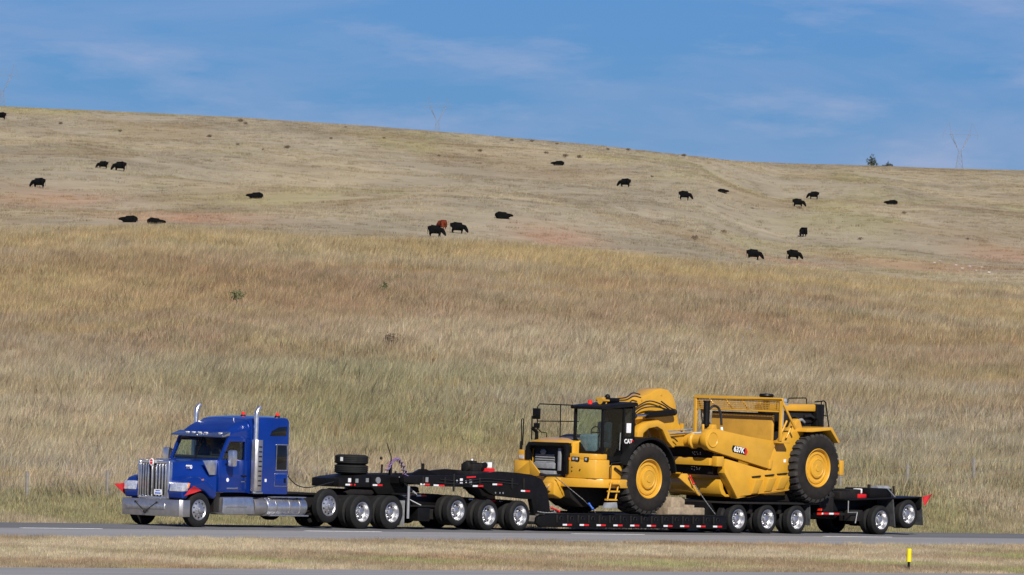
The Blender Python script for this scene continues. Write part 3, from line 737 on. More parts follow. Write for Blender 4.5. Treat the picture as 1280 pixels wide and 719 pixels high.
# sleeper
sl = MB().loft([rsec(-12.79, 1.10, 1.03, 3.27, 0.24, 0.06), rsec(-12.5, 1.13, 1.02, 3.315, 0.22, 0.05), rsec(-12.0, 1.14, 1.02, 3.34, 0.20, 0.04), rsec(-11.22, 1.14, 1.02, 3.345, 0.16, 0.03), rsec(-11.14, 1.12, 1.03, 3.33, 0.14, 0.03), rsec(-11.10, 1.08, 1.06, 3.27, 0.12, 0.03)]).build('sleeper', M['blue'], T)
for s in (-1, 1):
    y = s * 1.142
    def ring(x0, x1, z0, z1, w, nm, m, yy, dep):
        bb = MB()
        bb.box(x0 - w, x1 + w, yy, yy + s * dep, z0 - w, z0).box(x0 - w, x1 + w, yy, yy + s * dep, z1, z1 + w).box(x0 - w, x0, yy, yy + s * dep, z0, z1).box(x1, x1 + w, yy, yy + s * dep, z0, z1)
        return bb.build(nm, m, sl, 0.006)
    MB().box(-11.68, -11.24, s * 1.10, y + s * 0.004, 1.76, 2.48).build('sleeper_window', M['darkglass'], sl, 0.002)
    ring(-11.69, -11.23, 1.75, 2.49, 0.028, 'window_frame', M['alu'], s * 1.125, 0.032)
    MB().prism([(-11.98, 2.77), (-11.28, 2.77), (-11.26, 3.05), (-11.60, 3.03), (-11.92, 2.90)], s * 1.08, s * 1.139).build('upper_window', M['darkglass'], sl, 0.004)
    MB().box(-11.74, -11.20, s * 1.12, y + s * 0.012, 1.27, 1.62).build('luggage_door', M['blue'], sl, 0.02)
    ring(-11.74, -11.20, 1.27, 1.62, 0.018, 'luggage_door_trim', M['alu'], s * 1.135, 0.015)
    MB().box(-11.34, -11.28, s * 1.15, s * 1.17, 1.36, 1.50).build('latch', M['black'], sl)
    MB().box(-12.18, -12.10, s * 1.138, s * 1.145, 1.38, 1.47).build('decal', M['tapewhite'], sl)
    # exhaust stack
    xs = -12.74
    path = [(xs, s * 1.24, 1.05), (xs, s * 1.24, 3.36)] + [(xs + 0.30 * (1 - math.cos(math.radians(q))), s * 1.24, 3.36 + 0.30 * math.sin(math.radians(q))) for q in (12, 24, 36, 48, 58)]
    st = MB().tube(path, 0.072, 16, cap=False).build('exhaust_stack', M['bright'], T)
    sh = [(xs - 0.10, s * 1.18), (xs - 0.085, s * 1.32), (xs - 0.02, s * 1.37), (xs + 0.12, s * 1.37), (xs + 0.22, s * 1.34), (xs + 0.22, s * 1.32), (xs + 0.12, s * 1.35), (xs - 0.01, s * 1.35), (xs - 0.065, s * 1.31), (xs - 0.08, s * 1.18)]
    MB().prism(sh, 1.10, 2.64, 'z').build('heat_shield', M['steel'], st, 0.004)
    for z in np.arange(1.25, 2.55, 0.145):
        MB().box(xs + 0.02, xs + 0.16, s * 1.366, s * 1.376, z, z + 0.04).build('shield_slot', M['dark'], st)
    # tanks and steps
    tk = MB().lathe([(0.0, -12.05), (0.27, -12.05), (0.29, -12.02), (0.29, -10.34), (0.27, -10.30), (0.0, -10.30)], (0, s * 0.92, 0.64), 'x', 32).build('fuel_tank', M['bright'], T)
    for x in (-11.7, -11.1, -10.65):
        MB().lathe([(0.288, x), (0.298, x), (0.298, x + 0.06), (0.288, x + 0.06)], (0, s * 0.92, 0.64), 'x', 32).build('tank_strap', M['steel'], tk)
    MB().box(-12.0, -10.3, s * 1.12, s * 1.25, 0.36, 0.40).box(-11.9, -10.4, s * 1.02, s * 1.22, 0.92, 0.945).build('tank_step', M['alu'], tk, 0.006)
    MB().lathe([(0.0, -12.60), (0.27, -12.60), (0.28, -12.57), (0.28, -12.10), (0.27, -12.07), (0.0, -12.07)], (0, s * 0.92, 0.64), 'x', 32).build('fluid_tank', M['steel'], T)
    sb = MB().prism([(-14.02, 0.90), (-12.72, 0.92), (-12.62, 0.40), (-13.95, 0.38), (-14.05, 0.45)], s * 0.60, s * 1.20).build('step_box', M['bright'], T, 0.03)
    MB().box(-13.9, -13.0, s * 1.15, s * 1.225, 0.60, 0.64).build('step', M['steel'], sb, 0.006)
    MB().box(-14.28, -14.02, s * 0.5, s * 1.05, 0.45, 1.02).build('inner_fender', M['dark'], T)
    MB().prism([(-5.97, 0.12), (-5.94, 0.12), (-5.94, 0.88), (-5.97, 0.88)], s * 0.60, s * 1.20).build('mud_flap', M['flap'], T, 0.004)
    MB().box(-12.70, -12.30, s * 0.95, s * 1.2, 1.02, 1.09).build('stack_foot', M['chrome'], T, 0.01)
MB().prism([(-12.1, 0.99), (-11.2, 1.0), (-9.1, 1.03), (-9.1, 1.06), (-12.1, 1.07)], -0.62, 0.62).build('deck_plate', M['dark'], T, 0.006)
for x, y in ((-12.0, 0.0), (-11.3, -0.75)):
    be = MB().lathe([(0.0, 3.32), (0.085, 3.32), (0.075, 3.37), (0.0, 3.37)], (x, y, 0), 'z', 14).build('beacon', M['dark'], T)
    MB().lathe([(0.062, 3.37), (0.055, 3.43), (0.03, 3.45), (0.0, 3.45)], (x, y, 0), 'z', 14).build('beacon_lens', M['redlens'], be)
MB().tube([(-13.96, 1.12, 2.10), (-13.90, 1.12, 3.14)], [0.012, 0.006], 6).build('antenna', M['dark'], T)
MB().tube([(-13.0, -0.55, 3.15), (-13.0, -0.55, 3.27)], 0.012, 6).build('roof_aerial', M['white'], T)
MB().tube(curve([(-11.08, -0.9, 1.80), (-10.95, -0.9, 1.62), (-10.7, -0.85, 1.44), (-10.3, -0.75, 1.28), (-9.8, -0.65, 1.22), (-9.2, -0.5, 1.26), (-8.3, -0.4, 1.40)]), 0.016, 8).build('air_hose', M['hose'], T)
fl = flag(T, [(-15.66, 1.23), (-16.10, 1.20), (-15.68, 0.88)], 1.31, 1)
fl = flag(T, [(-15.80, 0.93), (-15.44, 1.23), (-15.02, 1.10)], -1.27, 4)
wheel_pair(T, -15.08, 0.515, 1.22, TY_BIG, RIM_F, False)
wheel_pair(T, -9.44, 0.69, 1.28, TY_BIG, RIM_F, False)
wheel_pair(T, -7.86, 0.515, 1.22, TY_BIG, RIM_D, True)
wheel_pair(T, -6.52, 0.515, 1.22, TY_BIG, RIM_D, True)

# ------------------------------------------------------------------ jeep dolly
J = thing('jeep_dolly', 'black three-axle jeep dolly hitched between the blue truck and the lowboy', 'dolly', (-4, 0, 0))
nk = MB().prism([(-8.25, 1.50), (-7.9, 1.56), (-6.88, 1.655), (-5.25, 1.635), (-5.08, 1.30), (-5.08, 0.76), (-5.70, 0.76), (-5.80, 1.05), (-6.50, 1.05), (-6.74, 1.25), (-8.25, 1.25)], -0.56, 0.56).build('neck', M['black'], J, 0.015)
for x in (-7.65, -6.85, -5.35):
    MB().box(x, x + 0.05, -0.60, -0.56, 1.28, 1.58).build('neck_rib', M['black'], nk)
tape(nk, -7.95, -7.50, -0.562, 1.30); tape(nk, -6.72, -6.28, -0.562, 1.30)
for x, z in ((-7.78, 1.46), (-7.45, 1.45), (-6.98, 1.47)):
    MB().box(x - 0.06, x + 0.06, -0.575, -0.56, z - 0.06, z + 0.06).build('reflector', M['tapewhite'] if x < -7.5 else M['grey'], nk)
MB().lathe([(0.0, 0.0), (0.10, 0.0), (0.10, 0.03), (0, 0.03)], (-6.50, -0.59, 1.47), 'y', 14).build('neck_eye', M['galv'], nk)
fr = MB().prism([(-5.60, 1.10), (-3.75, 1.08), (-3.2, 1.02), (-0.40, 0.93), (-0.36, 0.80), (-0.40, 0.62), (-5.60, 0.66)], -0.60, 0.60).build('lower_frame', M['black'], J, 0.015)
for x in (-5.45, -4.75, -3.15, -2.35, -1.55, -0.95):
    tape(fr, x, x + 0.44, -0.602, 1.00 if x < -3.7 else 0.935 - 0.033 * (x + 3.2), slope=0 if x < -3.7 else -0.033)
MB().prism([(-5.3, 1.11), (-4.45, 1.11), (-4.5, 1.27), (-4.6, 1.30), (-5.2, 1.30), (-5.3, 1.27)], -0.45, 0.45).build('turntable', M['dark'], J, 0.02)
for s in (-1, 1):
    MB().tube([(-5.90, s * 1.30, 0.34), (-5.90, s * 1.30, 1.34)], 0.045, 10).build('stake_pole', M['galv'], J)
    MB().box(-5.35, -4.80, s * 0.85, s * 1.22, 0.26, 0.70).build('tool_box', M['black'], J, 0.02)
    MB().box(-5.75, -4.62, s * 0.60, s * 1.26, 0.70, 0.745).build('side_step', M['dark'], J, 0.005)
    MB().tube([(-5.55, s * 0.60, 1.05), (-5.2, s * 1.2, 0.74)], 0.02, 6).build('step_brace', M['galv'], J)
    MB().tube([(-5.62, s * 0.62, 1.58), (-5.20, s * 1.0, 1.06)], 0.03, 6).build('neck_brace', M['galv'], J)
    MB().box(-4.5, -0.2, s * 0.40, s * 0.60, 0.30, 0.62).build('suspension', M['dark'], J, 0.02)
    wf = MB().box(-5.9, -5.55, s * 0.60, s * 1.30, 1.05, 1.10).build('front_bracket', M['dark'], J)
for k, (m, r, ph) in enumerate(((M['purple'], 0.018, -0.05), (M['pink'], 0.016, 0.08), (M['purple'], 0.016, -0.10))):
    pts = []
    for i in range(41):
        t = i / 40
        x = -5.86 + 1.15 * t + ph * 0.4; z = 1.66 + 0.52 * math.sin(math.pi * min(1, t * 1.15 + 0.05)) - 0.10 * t
        pts.append((x + 0.035 * math.cos(i * 1.9), -0.3 + ph + 0.045 * math.sin(i * 1.9), z + 0.03 * math.cos(i * 1.9)))
    MB().tube(pts, r, 6).build('coiled_air_hose', m, J)
MB().tube([(-5.60, -0.3, 1.6), (-5.64, -0.3, 2.2), (-5.86, -0.3, 2.62)], [0.03, 0.02, 0.012], 6).tube([(-5.95, -0.2, 1.6), (-5.93, -0.2, 1.95)], 0.035, 8).ball((-5.98, -0.2, 2.14), 0.05).tube([(-5.45, -0.1, 1.6), (-5.45, -0.1, 2.05)], 0.045, 8).build('hose_mast', M['dark'], J)
wheel_pair(J, -3.62, 0.60, 1.30, TY_SMALL, RIM_D, True)
wheel_pair(J, -2.18, 0.468, 1.30, TY_SMALL, RIM_D, True)
wheel_pair(J, -0.72, 0.468, 1.30, TY_SMALL, RIM_D, True)
# two spare tyres lying on the jeep neck
sp = thing('spare_tyre', 'loose black spare tyre lying flat on top of another tyre', 'tyre', (-7.1, 0, 1.94))
place('rim', RIM_D, sp, (-7.1, 0, 2.215), (-math.pi / 2, 0, 0)); place('tread', TY_BIG, sp, (-7.1, 0, 2.215), (-math.pi / 2, 0, 0))
MB().box(-7.63, -7.62, -0.12, -0.02, 2.03, 2.15).build('size_sticker', M['white'], sp)
sp = thing('spare_tyre', 'black spare tyre lying directly on the black dolly neck, under another tyre', 'tyre', (-7.08, 0, 1.65))
place('rim', RIM_D, sp, (-7.08, 0.02, 1.925), (-math.pi / 2, 0, 0.4)); place('tread', TY_BIG, sp, (-7.08, 0.02, 1.925), (-math.pi / 2, 0, 0.4))

# ------------------------------------------------------------------ lowboy trailer
L = thing('lowboy_trailer', 'long black lowboy trailer carrying the yellow scraper on its low deck', 'trailer', (5, 0, 0))
top = [(-6.02, 1.62), (-4.68, 1.655), (-3.21, 1.67), (-2.39, 1.75), (-1.56, 1.82), (-0.73, 1.785), (-0.10, 1.73), (0.35, 1.60), (0.62, 1.30), (0.80, 0.60), (0.80, 0.40)]
bot = [(0.10, 0.40), (0.02, 0.60), (-0.10, 0.98), (-0.33, 0.98), (-1.60, 1.06), (-1.88, 1.09), (-2.12, 1.17), (-2.25, 1.245), (-2.43, 1.32), (-3.96, 1.325), (-4.84, 1.335), (-6.01, 1.44)]
bot_far = [(0.10, 0.40), (0.02, 0.60), (-0.10, 0.98), (-0.33, 1.05), (-0.60, 1.24), (-0.85, 1.31), (-3.96, 1.325), (-4.84, 1.335), (-6.01, 1.44)]
for s in (-1, 1):
    g_ = MB().prism(top + (bot if s < 0 else bot_far), s * 1.02, s * 1.20).build('gooseneck_beam', M['black'], L, 0.012)
    for x0, x1, z, sl_ in ((-5.27, -4.84, 1.365, -0.02), (-4.66, -4.16, 1.34, -0.02), (-2.86, -2.38, 1.335, 0.01), (-1.95, -1.50, 1.395, 0.01), (-0.62, -0.2, 1.21, -0.02)):
        tape(g_, x0, x1, s * 1.201, z, slope=sl_)
    MB().prism([(-3.16, 1.60), (-2.74, 1.62), (-2.74, 1.665), (-3.16, 1.645)], s * 1.201, s * 1.206).build('red_marker_strip', M['tapered'], g_)
    for x, z, mm in ((-4.98, 1.53, 'grey'), (-3.40, 1.51, 'tapewhite'), (-3.18, 1.49, 'tapewhite'), (-2.97, 1.48, 'grey'), (-3.60, 1.50, 'tapewhite')):
        h = 0.075 if mm == 'grey' or x == -3.40 else 0.035
        MB().box(x - h * 0.8, x + h * 0.8, s * 1.2, s * 1.21, z - h, z + h).build('placard', M[mm], g_)
    for x in ((-1.8, -1.6, -1.45) if s < 0 else ()):
        MB().lathe([(0, -0.004), (0.03, -0.004), (0.03, 0.0)], (x, s * 1.203, 1.16), n=8).build('pin_hole', M['galv'], g_)
    MB().tube([(-3.75, s * 1.21, 1.72), (-3.75, s * 1.21, 1.18)], 0.03, 8).build('neck_pin', M['dark'], g_)
MB().box(-5.9, -0.3, -1.02, 1.02, 1.42, 1.50).box(-5.6, -0.2, -0.30, 0.30, 1.36, 1.62).build('gooseneck_deck', M['black'], L, 0.01)
for x in (-5.95, -4.7, -3.3, -0.5, 0.3):
    MB().box(x, x + 0.14, -1.02, 1.02, 1.40, 1.58 if x < 0 else 1.5).build('cross_member', M['black'], L)
MB().prism([(-4.45, 1.64), (-3.2, 1.64), (-3.75, 1.83), (-3.95, 1.83)], -0.06, 0.06).tube([(-3.85, 0, 1.7), (-3.85, 0, 2.0)], 0.05, 10).build('jack_stand', M['black'], L)
for x in (-5.2, -4.2, -2.6, -1.1, -0.55):
    MB().box(x, x + 0.05, -1.245, -1.20, 1.40 if x < -2 else 1.30, 1.62).build('neck_rib', M['dark'], L, 0.008)
for k_, (x0, x1, z) in enumerate(((-4.6, -0.8, 1.46), (-4.4, -1.0, 1.55))):
    MB().tube(curve([(x0, -1.225, z), (x0 * 0.7 + x1 * 0.3, -1.235, z - 0.05), (x0 * 0.4 + x1 * 0.6, -1.235, z + 0.04), (x1, -1.225, z - 0.02)]), 0.014, 6).build('air_line', M['hose'], L)
pu = MB().box(-2.25, -1.45, -0.62, 0.05, 1.62, 1.80).build('power_unit', M['dark'], L, 0.02)
e = MB().box(-2.15, -1.75, -0.55, -0.05, 1.80, 2.02).lathe([(0, -2.24), (0.15, -2.24), (0.16, -2.12), (0, -2.12)], (0, -0.3, 1.94), 'x', 18).box(-2.05, -1.85, -0.45, -0.15, 2.02, 2.12).tube([(-1.75, -0.45, 1.95), (-1.45, -0.45, 2.0)], 0.09, 12)
e.build('engine', M['dark'], pu, 0.015)
MB().box(-1.70, -1.50, -0.55, -0.15, 1.84, 2.06).build('engine_cover', M['black'], pu, 0.02)
MB().ball((-1.92, -0.3, 2.14), 0.035).box(-1.40, -1.22, -0.5, -0.25, 1.92, 2.08).build('filter', M['white'], pu)
MB().box(-1.62, -1.15, -0.58, -0.15, 1.70, 1.90).build('red_fuel_can', M['redpaint'], pu, 0.03)
MB().tube([(-1.35, -0.4, 2.07), (-1.05, -0.4, 2.08), (-1.0, -0.4, 2.04), (-1.0, -0.4, 1.72)], 0.018, 6).build('guard_pipe', M['galv'], pu)
# low deck
for s in (-1, 1):
    y0, y1 = s * 1.36, s * 1.50
    rail = MB().prism([(-0.15, 0.24), (-0.10, 0.45), (0.40, 0.545), (8.86, 0.545), (8.92, 0.13), (0.05, 0.13)], y0, y1).build('side_rail', M['black'], L, 0.012)
    MB().prism([(-0.10, 0.545), (8.85, 0.55), (8.85, 0.565), (0.35, 0.565)], s * 1.38, s * 1.515).build('rail_cap', M['dark'], rail)
    for k in range(10):
        x = 1.05 + 0.80 * k
        if x < 8.5: tape(rail, x, x + 0.43, s * 1.501, 0.185, h=0.052, slope=0)
    for k in range(16):
        x = 0.72 + 0.5 * k
        MB().box(x, x + 0.07, s * 1.5, s * 1.53, 0.27, 0.52).build('outrigger', M['dark'], rail, 0.01)
        MB().tube([(x + 0.22 + 0.075 * math.cos(t_), s * 1.525, 0.40 + 0.075 * math.sin(t_)) for t_ in np.linspace(-0.4, 3.54, 9)], 0.014, 6).build('tie_ring', M['dark'], rail)
for k in range(12):
    y = -1.35 + 0.2255 * k
    MB().box(0.1, 8.85, y, y + 0.21, 0.44, 0.525).build('deck_plank', M['plank'], L, 0.006)
for x in np.arange(0.6, 8.8, 1.16):
    MB().box(x, x + 0.1, -1.36, 1.36, 0.2, 0.44).build('deck_cross_member', M['dark'], L)
MB().prism([(-0.12, 0.30), (-0.08, 0.46), (0.6, 0.55), (0.6, 0.2), (0.0, 0.2)], -1.34, 1.34).build('deck_nose', M['plank'], L, 0.01)
# rear bogie frame
MB().prism([(8.86, 0.16), (8.86, 0.60), (9.1, 0.93), (13.55, 0.93), (13.6, 0.70), (13.2, 0.42), (9.2, 0.42)], -0.62, 0.62).build('rear_frame', M['black'], L, 0.015)
MB().prism([(9.15, 0.935), (13.62, 0.935), (13.62, 0.995), (9.2, 0.995)], -1.42, 1.42).build('wheel_deck', M['dark'], L, 0.008)
for s in (-1, 1):
    for x in (10.35, 11.78): MB().box(x, x + 0.16, s * 0.7, s * 1.2, 0.62, 0.93).build('bogie_bracket', M['dark'], L, 0.01)
    MB().prism([(13.10, 0.28), (13.14, 0.28), (13.10, 0.93), (13.06, 0.93)], s * 0.75, s * 1.42).build('mud_flap', M['darkflap'], L)
    MB().box(13.62, 13.66, s * 1.28, s * 1.45, 0.75, 0.82).box(13.62, 13.66, s * 1.28, s * 1.45, 0.62, 0.69).build('tail_lamp', M['redlens'], L)
for x in (9.60, 11.04, 12.50): wheel_pair(L, x, 0.458, 1.40, TY_SMALL, RIM_D, True)

# ------------------------------------------------------------------ booster
B = thing('booster_axle', 'black two-axle booster trailing behind the lowboy with red flag at its tail', 'booster', (16.5, 0, 0))
bf = MB().prism([(13.72, 0.50), (13.72, 0.74), (15.25, 0.76), (15.35, 1.08), (18.95, 1.20), (18.97, 0.88), (15.9, 0.72), (15.4, 0.46)], -0.52, 0.52).build('main_frame', M['black'], B, 0.015)
MB().prism([(15.30, 1.085), (18.98, 1.205), (18.98, 1.245), (15.30, 1.125)], -1.22, 1.22).build('top_deck', M['black'], B, 0.006)
MB().box(18.90, 18.99, -1.22, 1.22, 0.86, 1.20).build('tail_beam', M['black'], B, 0.01)
MB().box(13.70, 15.3, -1.05, 1.05, 0.60, 0.68).build('front_deck', M['dark'], B, 0.01)
tape(B, 13.95, 14.50, -1.052, 0.625, 0.055); tape(B, 14.50, 15.0, -1.052, 0.625, 0.055)
for s in (-1, 1):
    MB().tube([(15.32, s * 1.16, 1.08), (15.32, s * 1.16, 0.70), (15.78, s * 1.16, 0.71), (15.70, s * 1.16, 0.36)], 0.02, 6).build('grab_rail', M['galv'], B)
    MB().prism([(17.66, 0.26), (17.70, 0.26), (17.56, 1.14), (17.50, 1.14)], s * 0.55, s * 1.20).build('mud_flap', M['darkflap'], B)
    MB().prism([(19.04, 0.32), (19.07, 0.32), (18.99, 0.86), (18.95, 0.86)], s * 0.62, s * 1.24).build('rear_mud_flap', M['darkflap'], B)
    MB().box(18.99, 19.01, s * 0.95, s * 1.15, 1.08, 1.14).build('tail_lamp', M['redlens'], B)
    MB().box(15.6, 16.2, s * 0.55, s * 1.05, 0.42, 0.78).build('air_tank_box', M['dark'], B, 0.02)
b = MB().box(15.38, 15.95, -0.75, -0.2, 1.12, 1.36).box(15.95, 16.5, -0.7, 0.1, 1.14, 1.44).tube([(14.4, -0.5, 0.8), (15.3, -0.5, 1.24)], 0.12, 12).box(14.2, 14.9, -0.9, -0.1, 0.68, 1.15)
b.build('hydraulic_pack', M['dark'], B, 0.025)
MB().box(16.46, 16.68, -0.62, -0.38, 1.30, 1.46).build('filter', M['white'], B, 0.03)
MB().box(16.32, 16.75, -0.74, -0.35, 1.15, 1.29).build('red_fuel_can', M['redpaint'], B, 0.03)
MB().box(16.86, 17.95, -0.8, 0.3, 1.18, 1.48).build('tool_chest', M['black'], B, 0.03)
MB().lathe([(0, 17.9), (0.20, 17.9), (0.20, 18.55), (0, 18.55)], (0, -0.1, 1.36), 'x', 20).build('air_tank', M['grey'], B)
MB().tube([(17.14, -0.5, 1.48), (17.14, -0.5, 1.60)], 0.05, 8).tube([(18.28, -0.6, 1.24), (18.27, -0.6, 1.56)], 0.035, 8).tube([(18.62, -0.3, 1.24), (18.62, -0.3, 1.36)], 0.03, 8).build('stake_post', M['dark'], B)
MB().tube([(17.65, -0.86, 1.48), (17.98, -0.92, 1.20)], 0.022, 6).build('prop_rod', M['galv'], B)
flag(B, [(18.99, 1.24), (19.56, 1.36), (19.08, 0.95)], -1.23, 7)
wheel_pair(B, 16.98, 0.468, 1.20, TY_SMALL, RIM_D, True)
wheel_pair(B, 18.36, 0.675, 1.20, TY_SMALL, RIM_D, True)

# ------------------------------------------------------------------ wheel tractor scraper
S = thing('wheel_scraper', 'yellow wheel tractor scraper with big lugged tyres and black cab on the lowboy', 'scraper', (8.5, 0, 0.5))
FX, FZ, RX, RZ, TR = 4.90, 1.68, 13.14, 2.12, 1.125
def big_tyre():
    b = MB(); w = 0.92; R = TR - 0.05
    half = [(0.60, 0.10), (0.62, 0.04), (0.70, 0.005), (0.82, -0.015), (0.93, 0.0), (1.0, 0.035), (R - 0.03, 0.075), (R, 0.12)]
    b.lathe(half + [(r, w - t) for r, t in reversed(half)] + [(0.60, 0.10)], n=64)
    b.m = 1
    n = 30
    for k in range(n):
        for side in (0, 1):
            q = 2 * math.pi * (k + 0.5 * side) / n; dq = 2 * math.pi / n
            vs = []
            for (t, rr, sk) in ((0.045, TR - 0.10, 0), (0.085, TR - 0.02, 0), (0.14, TR, 0.0), (0.30, TR + 0.004, 0.10), (0.455, TR, 0.28)):
                for e in (-0.5, 0.5):
                    a = q + dq * (e * (0.60 if t < 0.4 else 0.45) + sk)
                    tt = t if side == 0 else w - t
                    vs.append((rr * math.cos(a), tt, rr * math.sin(a)))
            for (t, sk) in ((0.045, 0), (0.14, 0.0), (0.30, 0.10), (0.455, 0.28)):
                for e in (-0.5, 0.5):
                    a = q + dq * (e * 0.66 + sk); tt = t if side == 0 else w - t
                    vs.append(((R - 0.07) * math.cos(a), tt, (R - 0.07) * math.sin(a)))
            fs = [(0, 1, 3, 2), (2, 3, 5, 4), (4, 5, 7, 6), (6, 7, 9, 8), (8, 9, 17, 16), (0, 10, 11, 1)]
            for e in (0, 1):
                fs += [(0 + e, 2 + e, 10 + e), (2 + e, 4 + e, 12 + e, 10 + e), (4 + e, 6 + e, 14 + e, 12 + e), (6 + e, 8 + e, 16 + e, 14 + e)]
            b.add(vs, fs)
    return b.mesh('big_tyre', [M['sidewall'], M['dustrubber']])
BT = big_tyre()
BR = MB().lathe([(0.62, 0.12), (0.635, 0.05), (0.60, 0.03), (0.575, 0.06), (0.56, 0.13), (0.52, 0.14), (0.50, 0.10), (0.44, 0.09), (0.42, 0.12), (0.34, 0.125), (0.32, 0.06), (0.27, 0.04), (0.25, 0.055), (0.12, 0.05), (0.11, 0.03), (0.0, 0.025)], n=48)
for k in range(16):
    q = 2 * math.pi * k / 16
    BR.lathe([(0.016, 0.03), (0.016, 0.0), (0, -0.003)], (0.47 * math.cos(q), 0.085, 0.47 * math.sin(q)), n=6)
BR = BR.mesh('big_rim', M['yellow'])
for X_, Z_ in ((FX, FZ), (RX, RZ)):
    for s in (-1, 1):
        w_ = place('wheel', BR, S, (X_, s * 1.70, Z_), (0, 0, 0) if s < 0 else (0, 0, math.pi))
        place('tyre', BT, w_, (0, 0, 0), (0, 0.05 * X_, 0))
    MB().lathe([(0, -0.9), (0.28, -0.9), (0.30, -0.5), (0.20, -0.4), (0.20, 0.4), (0.30, 0.5), (0.28, 0.9), (0, 0.9)], (X_, 0, Z_), 'y', 24).build('axle_housing', M['yellow2'], S)
# --- front tractor: frame, deck band, hood
MB().prism([(2.5, 1.0), (2.35, 1.34), (6.1, 1.60), (6.1, 1.05), (4.2, 0.80), (3.0, 0.74)], -0.55, 0.55).build('tractor_frame', M['dark'], S, 0.03)
band = [(2.25, 1.42), (2.25, -0.35), (2.32, -0.80), (2.55, -1.25), (2.85, -1.55), (3.15, -1.62), (3.95, -1.64), (3.95, -1.20), (5.9, -1.10), (5.9, 1.10), (3.95, 1.20), (3.95, 1.64), (3.1, 1.62), (2.6, 1.55)]
MB().prism(band, 1.37, 1.645, 'z').build('deck_band', M['yellow'], S, 0.025)
lamp = [(2.42, -0.33), (2.40, -0.70), (2.48, -1.20), (2.62, -1.42), (2.90, -1.52), (3.15, -1.52), (3.15, -0.33)]
lb = MB().prism(lamp, 1.65, 2.24, 'z').prism([(2.46, -0.34), (2.46, -0.70), (2.56, -1.16), (2.70, -1.36), (2.92, -1.44), (3.12, -1.44), (3.12, -0.34)], 2.24, 2.42, 'z').build('lamp_box', M['yellow'], S, 0.03)
for y, wd in ((-0.75, 0.30), (-1.15, 0.17)):
    x = 2.395 if y > -0.9 else 2.455
    a = 0.16
    MB().box(x - 0.012, x + 0.03, y - wd / 2, y + wd / 2, 2.18, 2.31).build('work_lamp_recess', M['black'], lb, 0.004)
    for dy in ((-0.07, 0.07) if wd > 0.2 else (0,)):
        MB().box(x - 0.02, x - 0.01, y + dy - 0.045, y + dy + 0.045, 2.205, 2.285).build('work_lamp', M['lens'], lb, 0.004)
MB().box(2.40, 2.43, -0.52, -0.38, 2.20, 2.28).build('indicator', M['amber'], lb)
for y, z in ((-0.62, 1.86), (-0.62, 1.98), (-0.95, 1.92)):
    MB().lathe([(0, -0.006), (0.022, -0.006), (0.022, 0.01)], (2.40, y, z), 'x', 8).build('bolt_hole', M['dark'], lb)
# black grille box, radiator inside
hd = MB().prism([(1.26, 1.75), (1.26, 2.55), (1.14, 2.715), (-0.34, 2.735), (-0.47, 2.63), (-0.49, 1.75), (-0.38, 1.75), (-0.36, 2.55), (-0.30, 2.62), (1.06, 2.60), (1.15, 2.50), (1.15, 1.75)], 2.30, 2.55, 'x').build('grille_surround', M['black'], S, 0.02)
MB().box(2.62, 2.72, -0.40, 1.18, 1.45, 2.62).build('radiator', M['interior'], S)
for z in np.arange(1.95, 2.40, 0.075):
    MB().tube([(2.58, 0.28, z), (2.58, 1.05, z)], 0.026, 8).build('oil_cooler_tube', M['grey'], S)
MB().box(2.50, 2.60, 0.22, 1.12, 1.90, 2.08).build('cooler_tank', M['grey'], S, 0.02)
MB().ball((2.55, 0.72, 2.42), (0.05, 0.12, 0.09)).build('fan_hub', M['grey'], S)
MB().box(2.44, 2.50, -0.10, 0.02, 1.85, 2.56).build('filter_canister', M['flap'], S, 0.015)
MB().box(2.4, 2.62, 0.1, 1.05, 1.66, 1.84).build('lower_grille_bar', M['flap'], S, 0.03)
MB().prism([(2.56, 2.715), (2.56, 2.745), (3.2, 2.86), (5.2, 2.92), (5.2, 1.65), (2.78, 1.65), (2.78, 2.70)], -0.47, 1.26).build('hood', M['yellow'], S, 0.015)
MB().box(2.56, 2.78, -0.48, -0.41, 1.65, 2.72).build('hood_cheek', M['yellow'], S, 0.01)
MB().box(2.56, 2.78, 1.20, 1.27, 1.65, 2.72).build('hood_cheek', M['yellow'], S, 0.01)
# far front corner
MB().prism([(2.22, 1.62), (2.22, 2.13), (2.82, 2.13), (3.40, 1.62)], 1.26, 1.64).build('front_fender_panel', M['yellow'], S, 0.02)
MB().prism([(2.20, 1.70), (2.20, 2.14), (2.24, 2.14), (2.24, 1.70)], 0.95, 1.60).prism([(0.95, 2.14), (0.42, 1.66), (0.95, 1.66)], 2.20, 2.26, 'x').build('front_guard_plate', M['yellow'], S, 0.01)
cp = MB().box(2.36, 2.80, 1.28, 1.60, 2.13, 2.46).build('corner_post', M['yellow'], S, 0.03)
MB().box(2.335, 2.36, 1.34, 1.54, 2.17, 2.29).build('corner_lamp', M['lens'], cp, 0.01)
MB().tube([(2.48, 1.56, 2.46), (2.47, 1.60, 3.40), (2.50, 1.58, 3.43), (2.53, 1.56, 3.40), (2.52, 1.56, 2.60)], 0.020, 6).tube([(2.47, 1.58, 2.46), (2.48, 1.58, 2.72)], 0.045, 8).build('marker_rod', M['black'], S)
rl = [(3.3, 1.66, 2.8), (3.3, 1.68, 3.80), (3.3, 1.60, 3.90), (3.3, 0.02, 3.90), (3.3, -0.08, 3.80)]
MB().tube(rl, 0.018, 6).tube([(3.3, 1.66, 3.36), (3.3, -0.05, 3.40)], 0.018, 6).tube([(3.3, 0.72, 3.9), (3.3, 0.70, 2.87)], 0.020, 6).build('hand_rail', M['black'], S)
mr = MB().box(3.18, 3.26, 1.50, 1.78, 3.42, 3.76).box(3.20, 3.27, 1.52, 1.74, 3.14, 3.30).build('mirror', M['black'], S, 0.02)
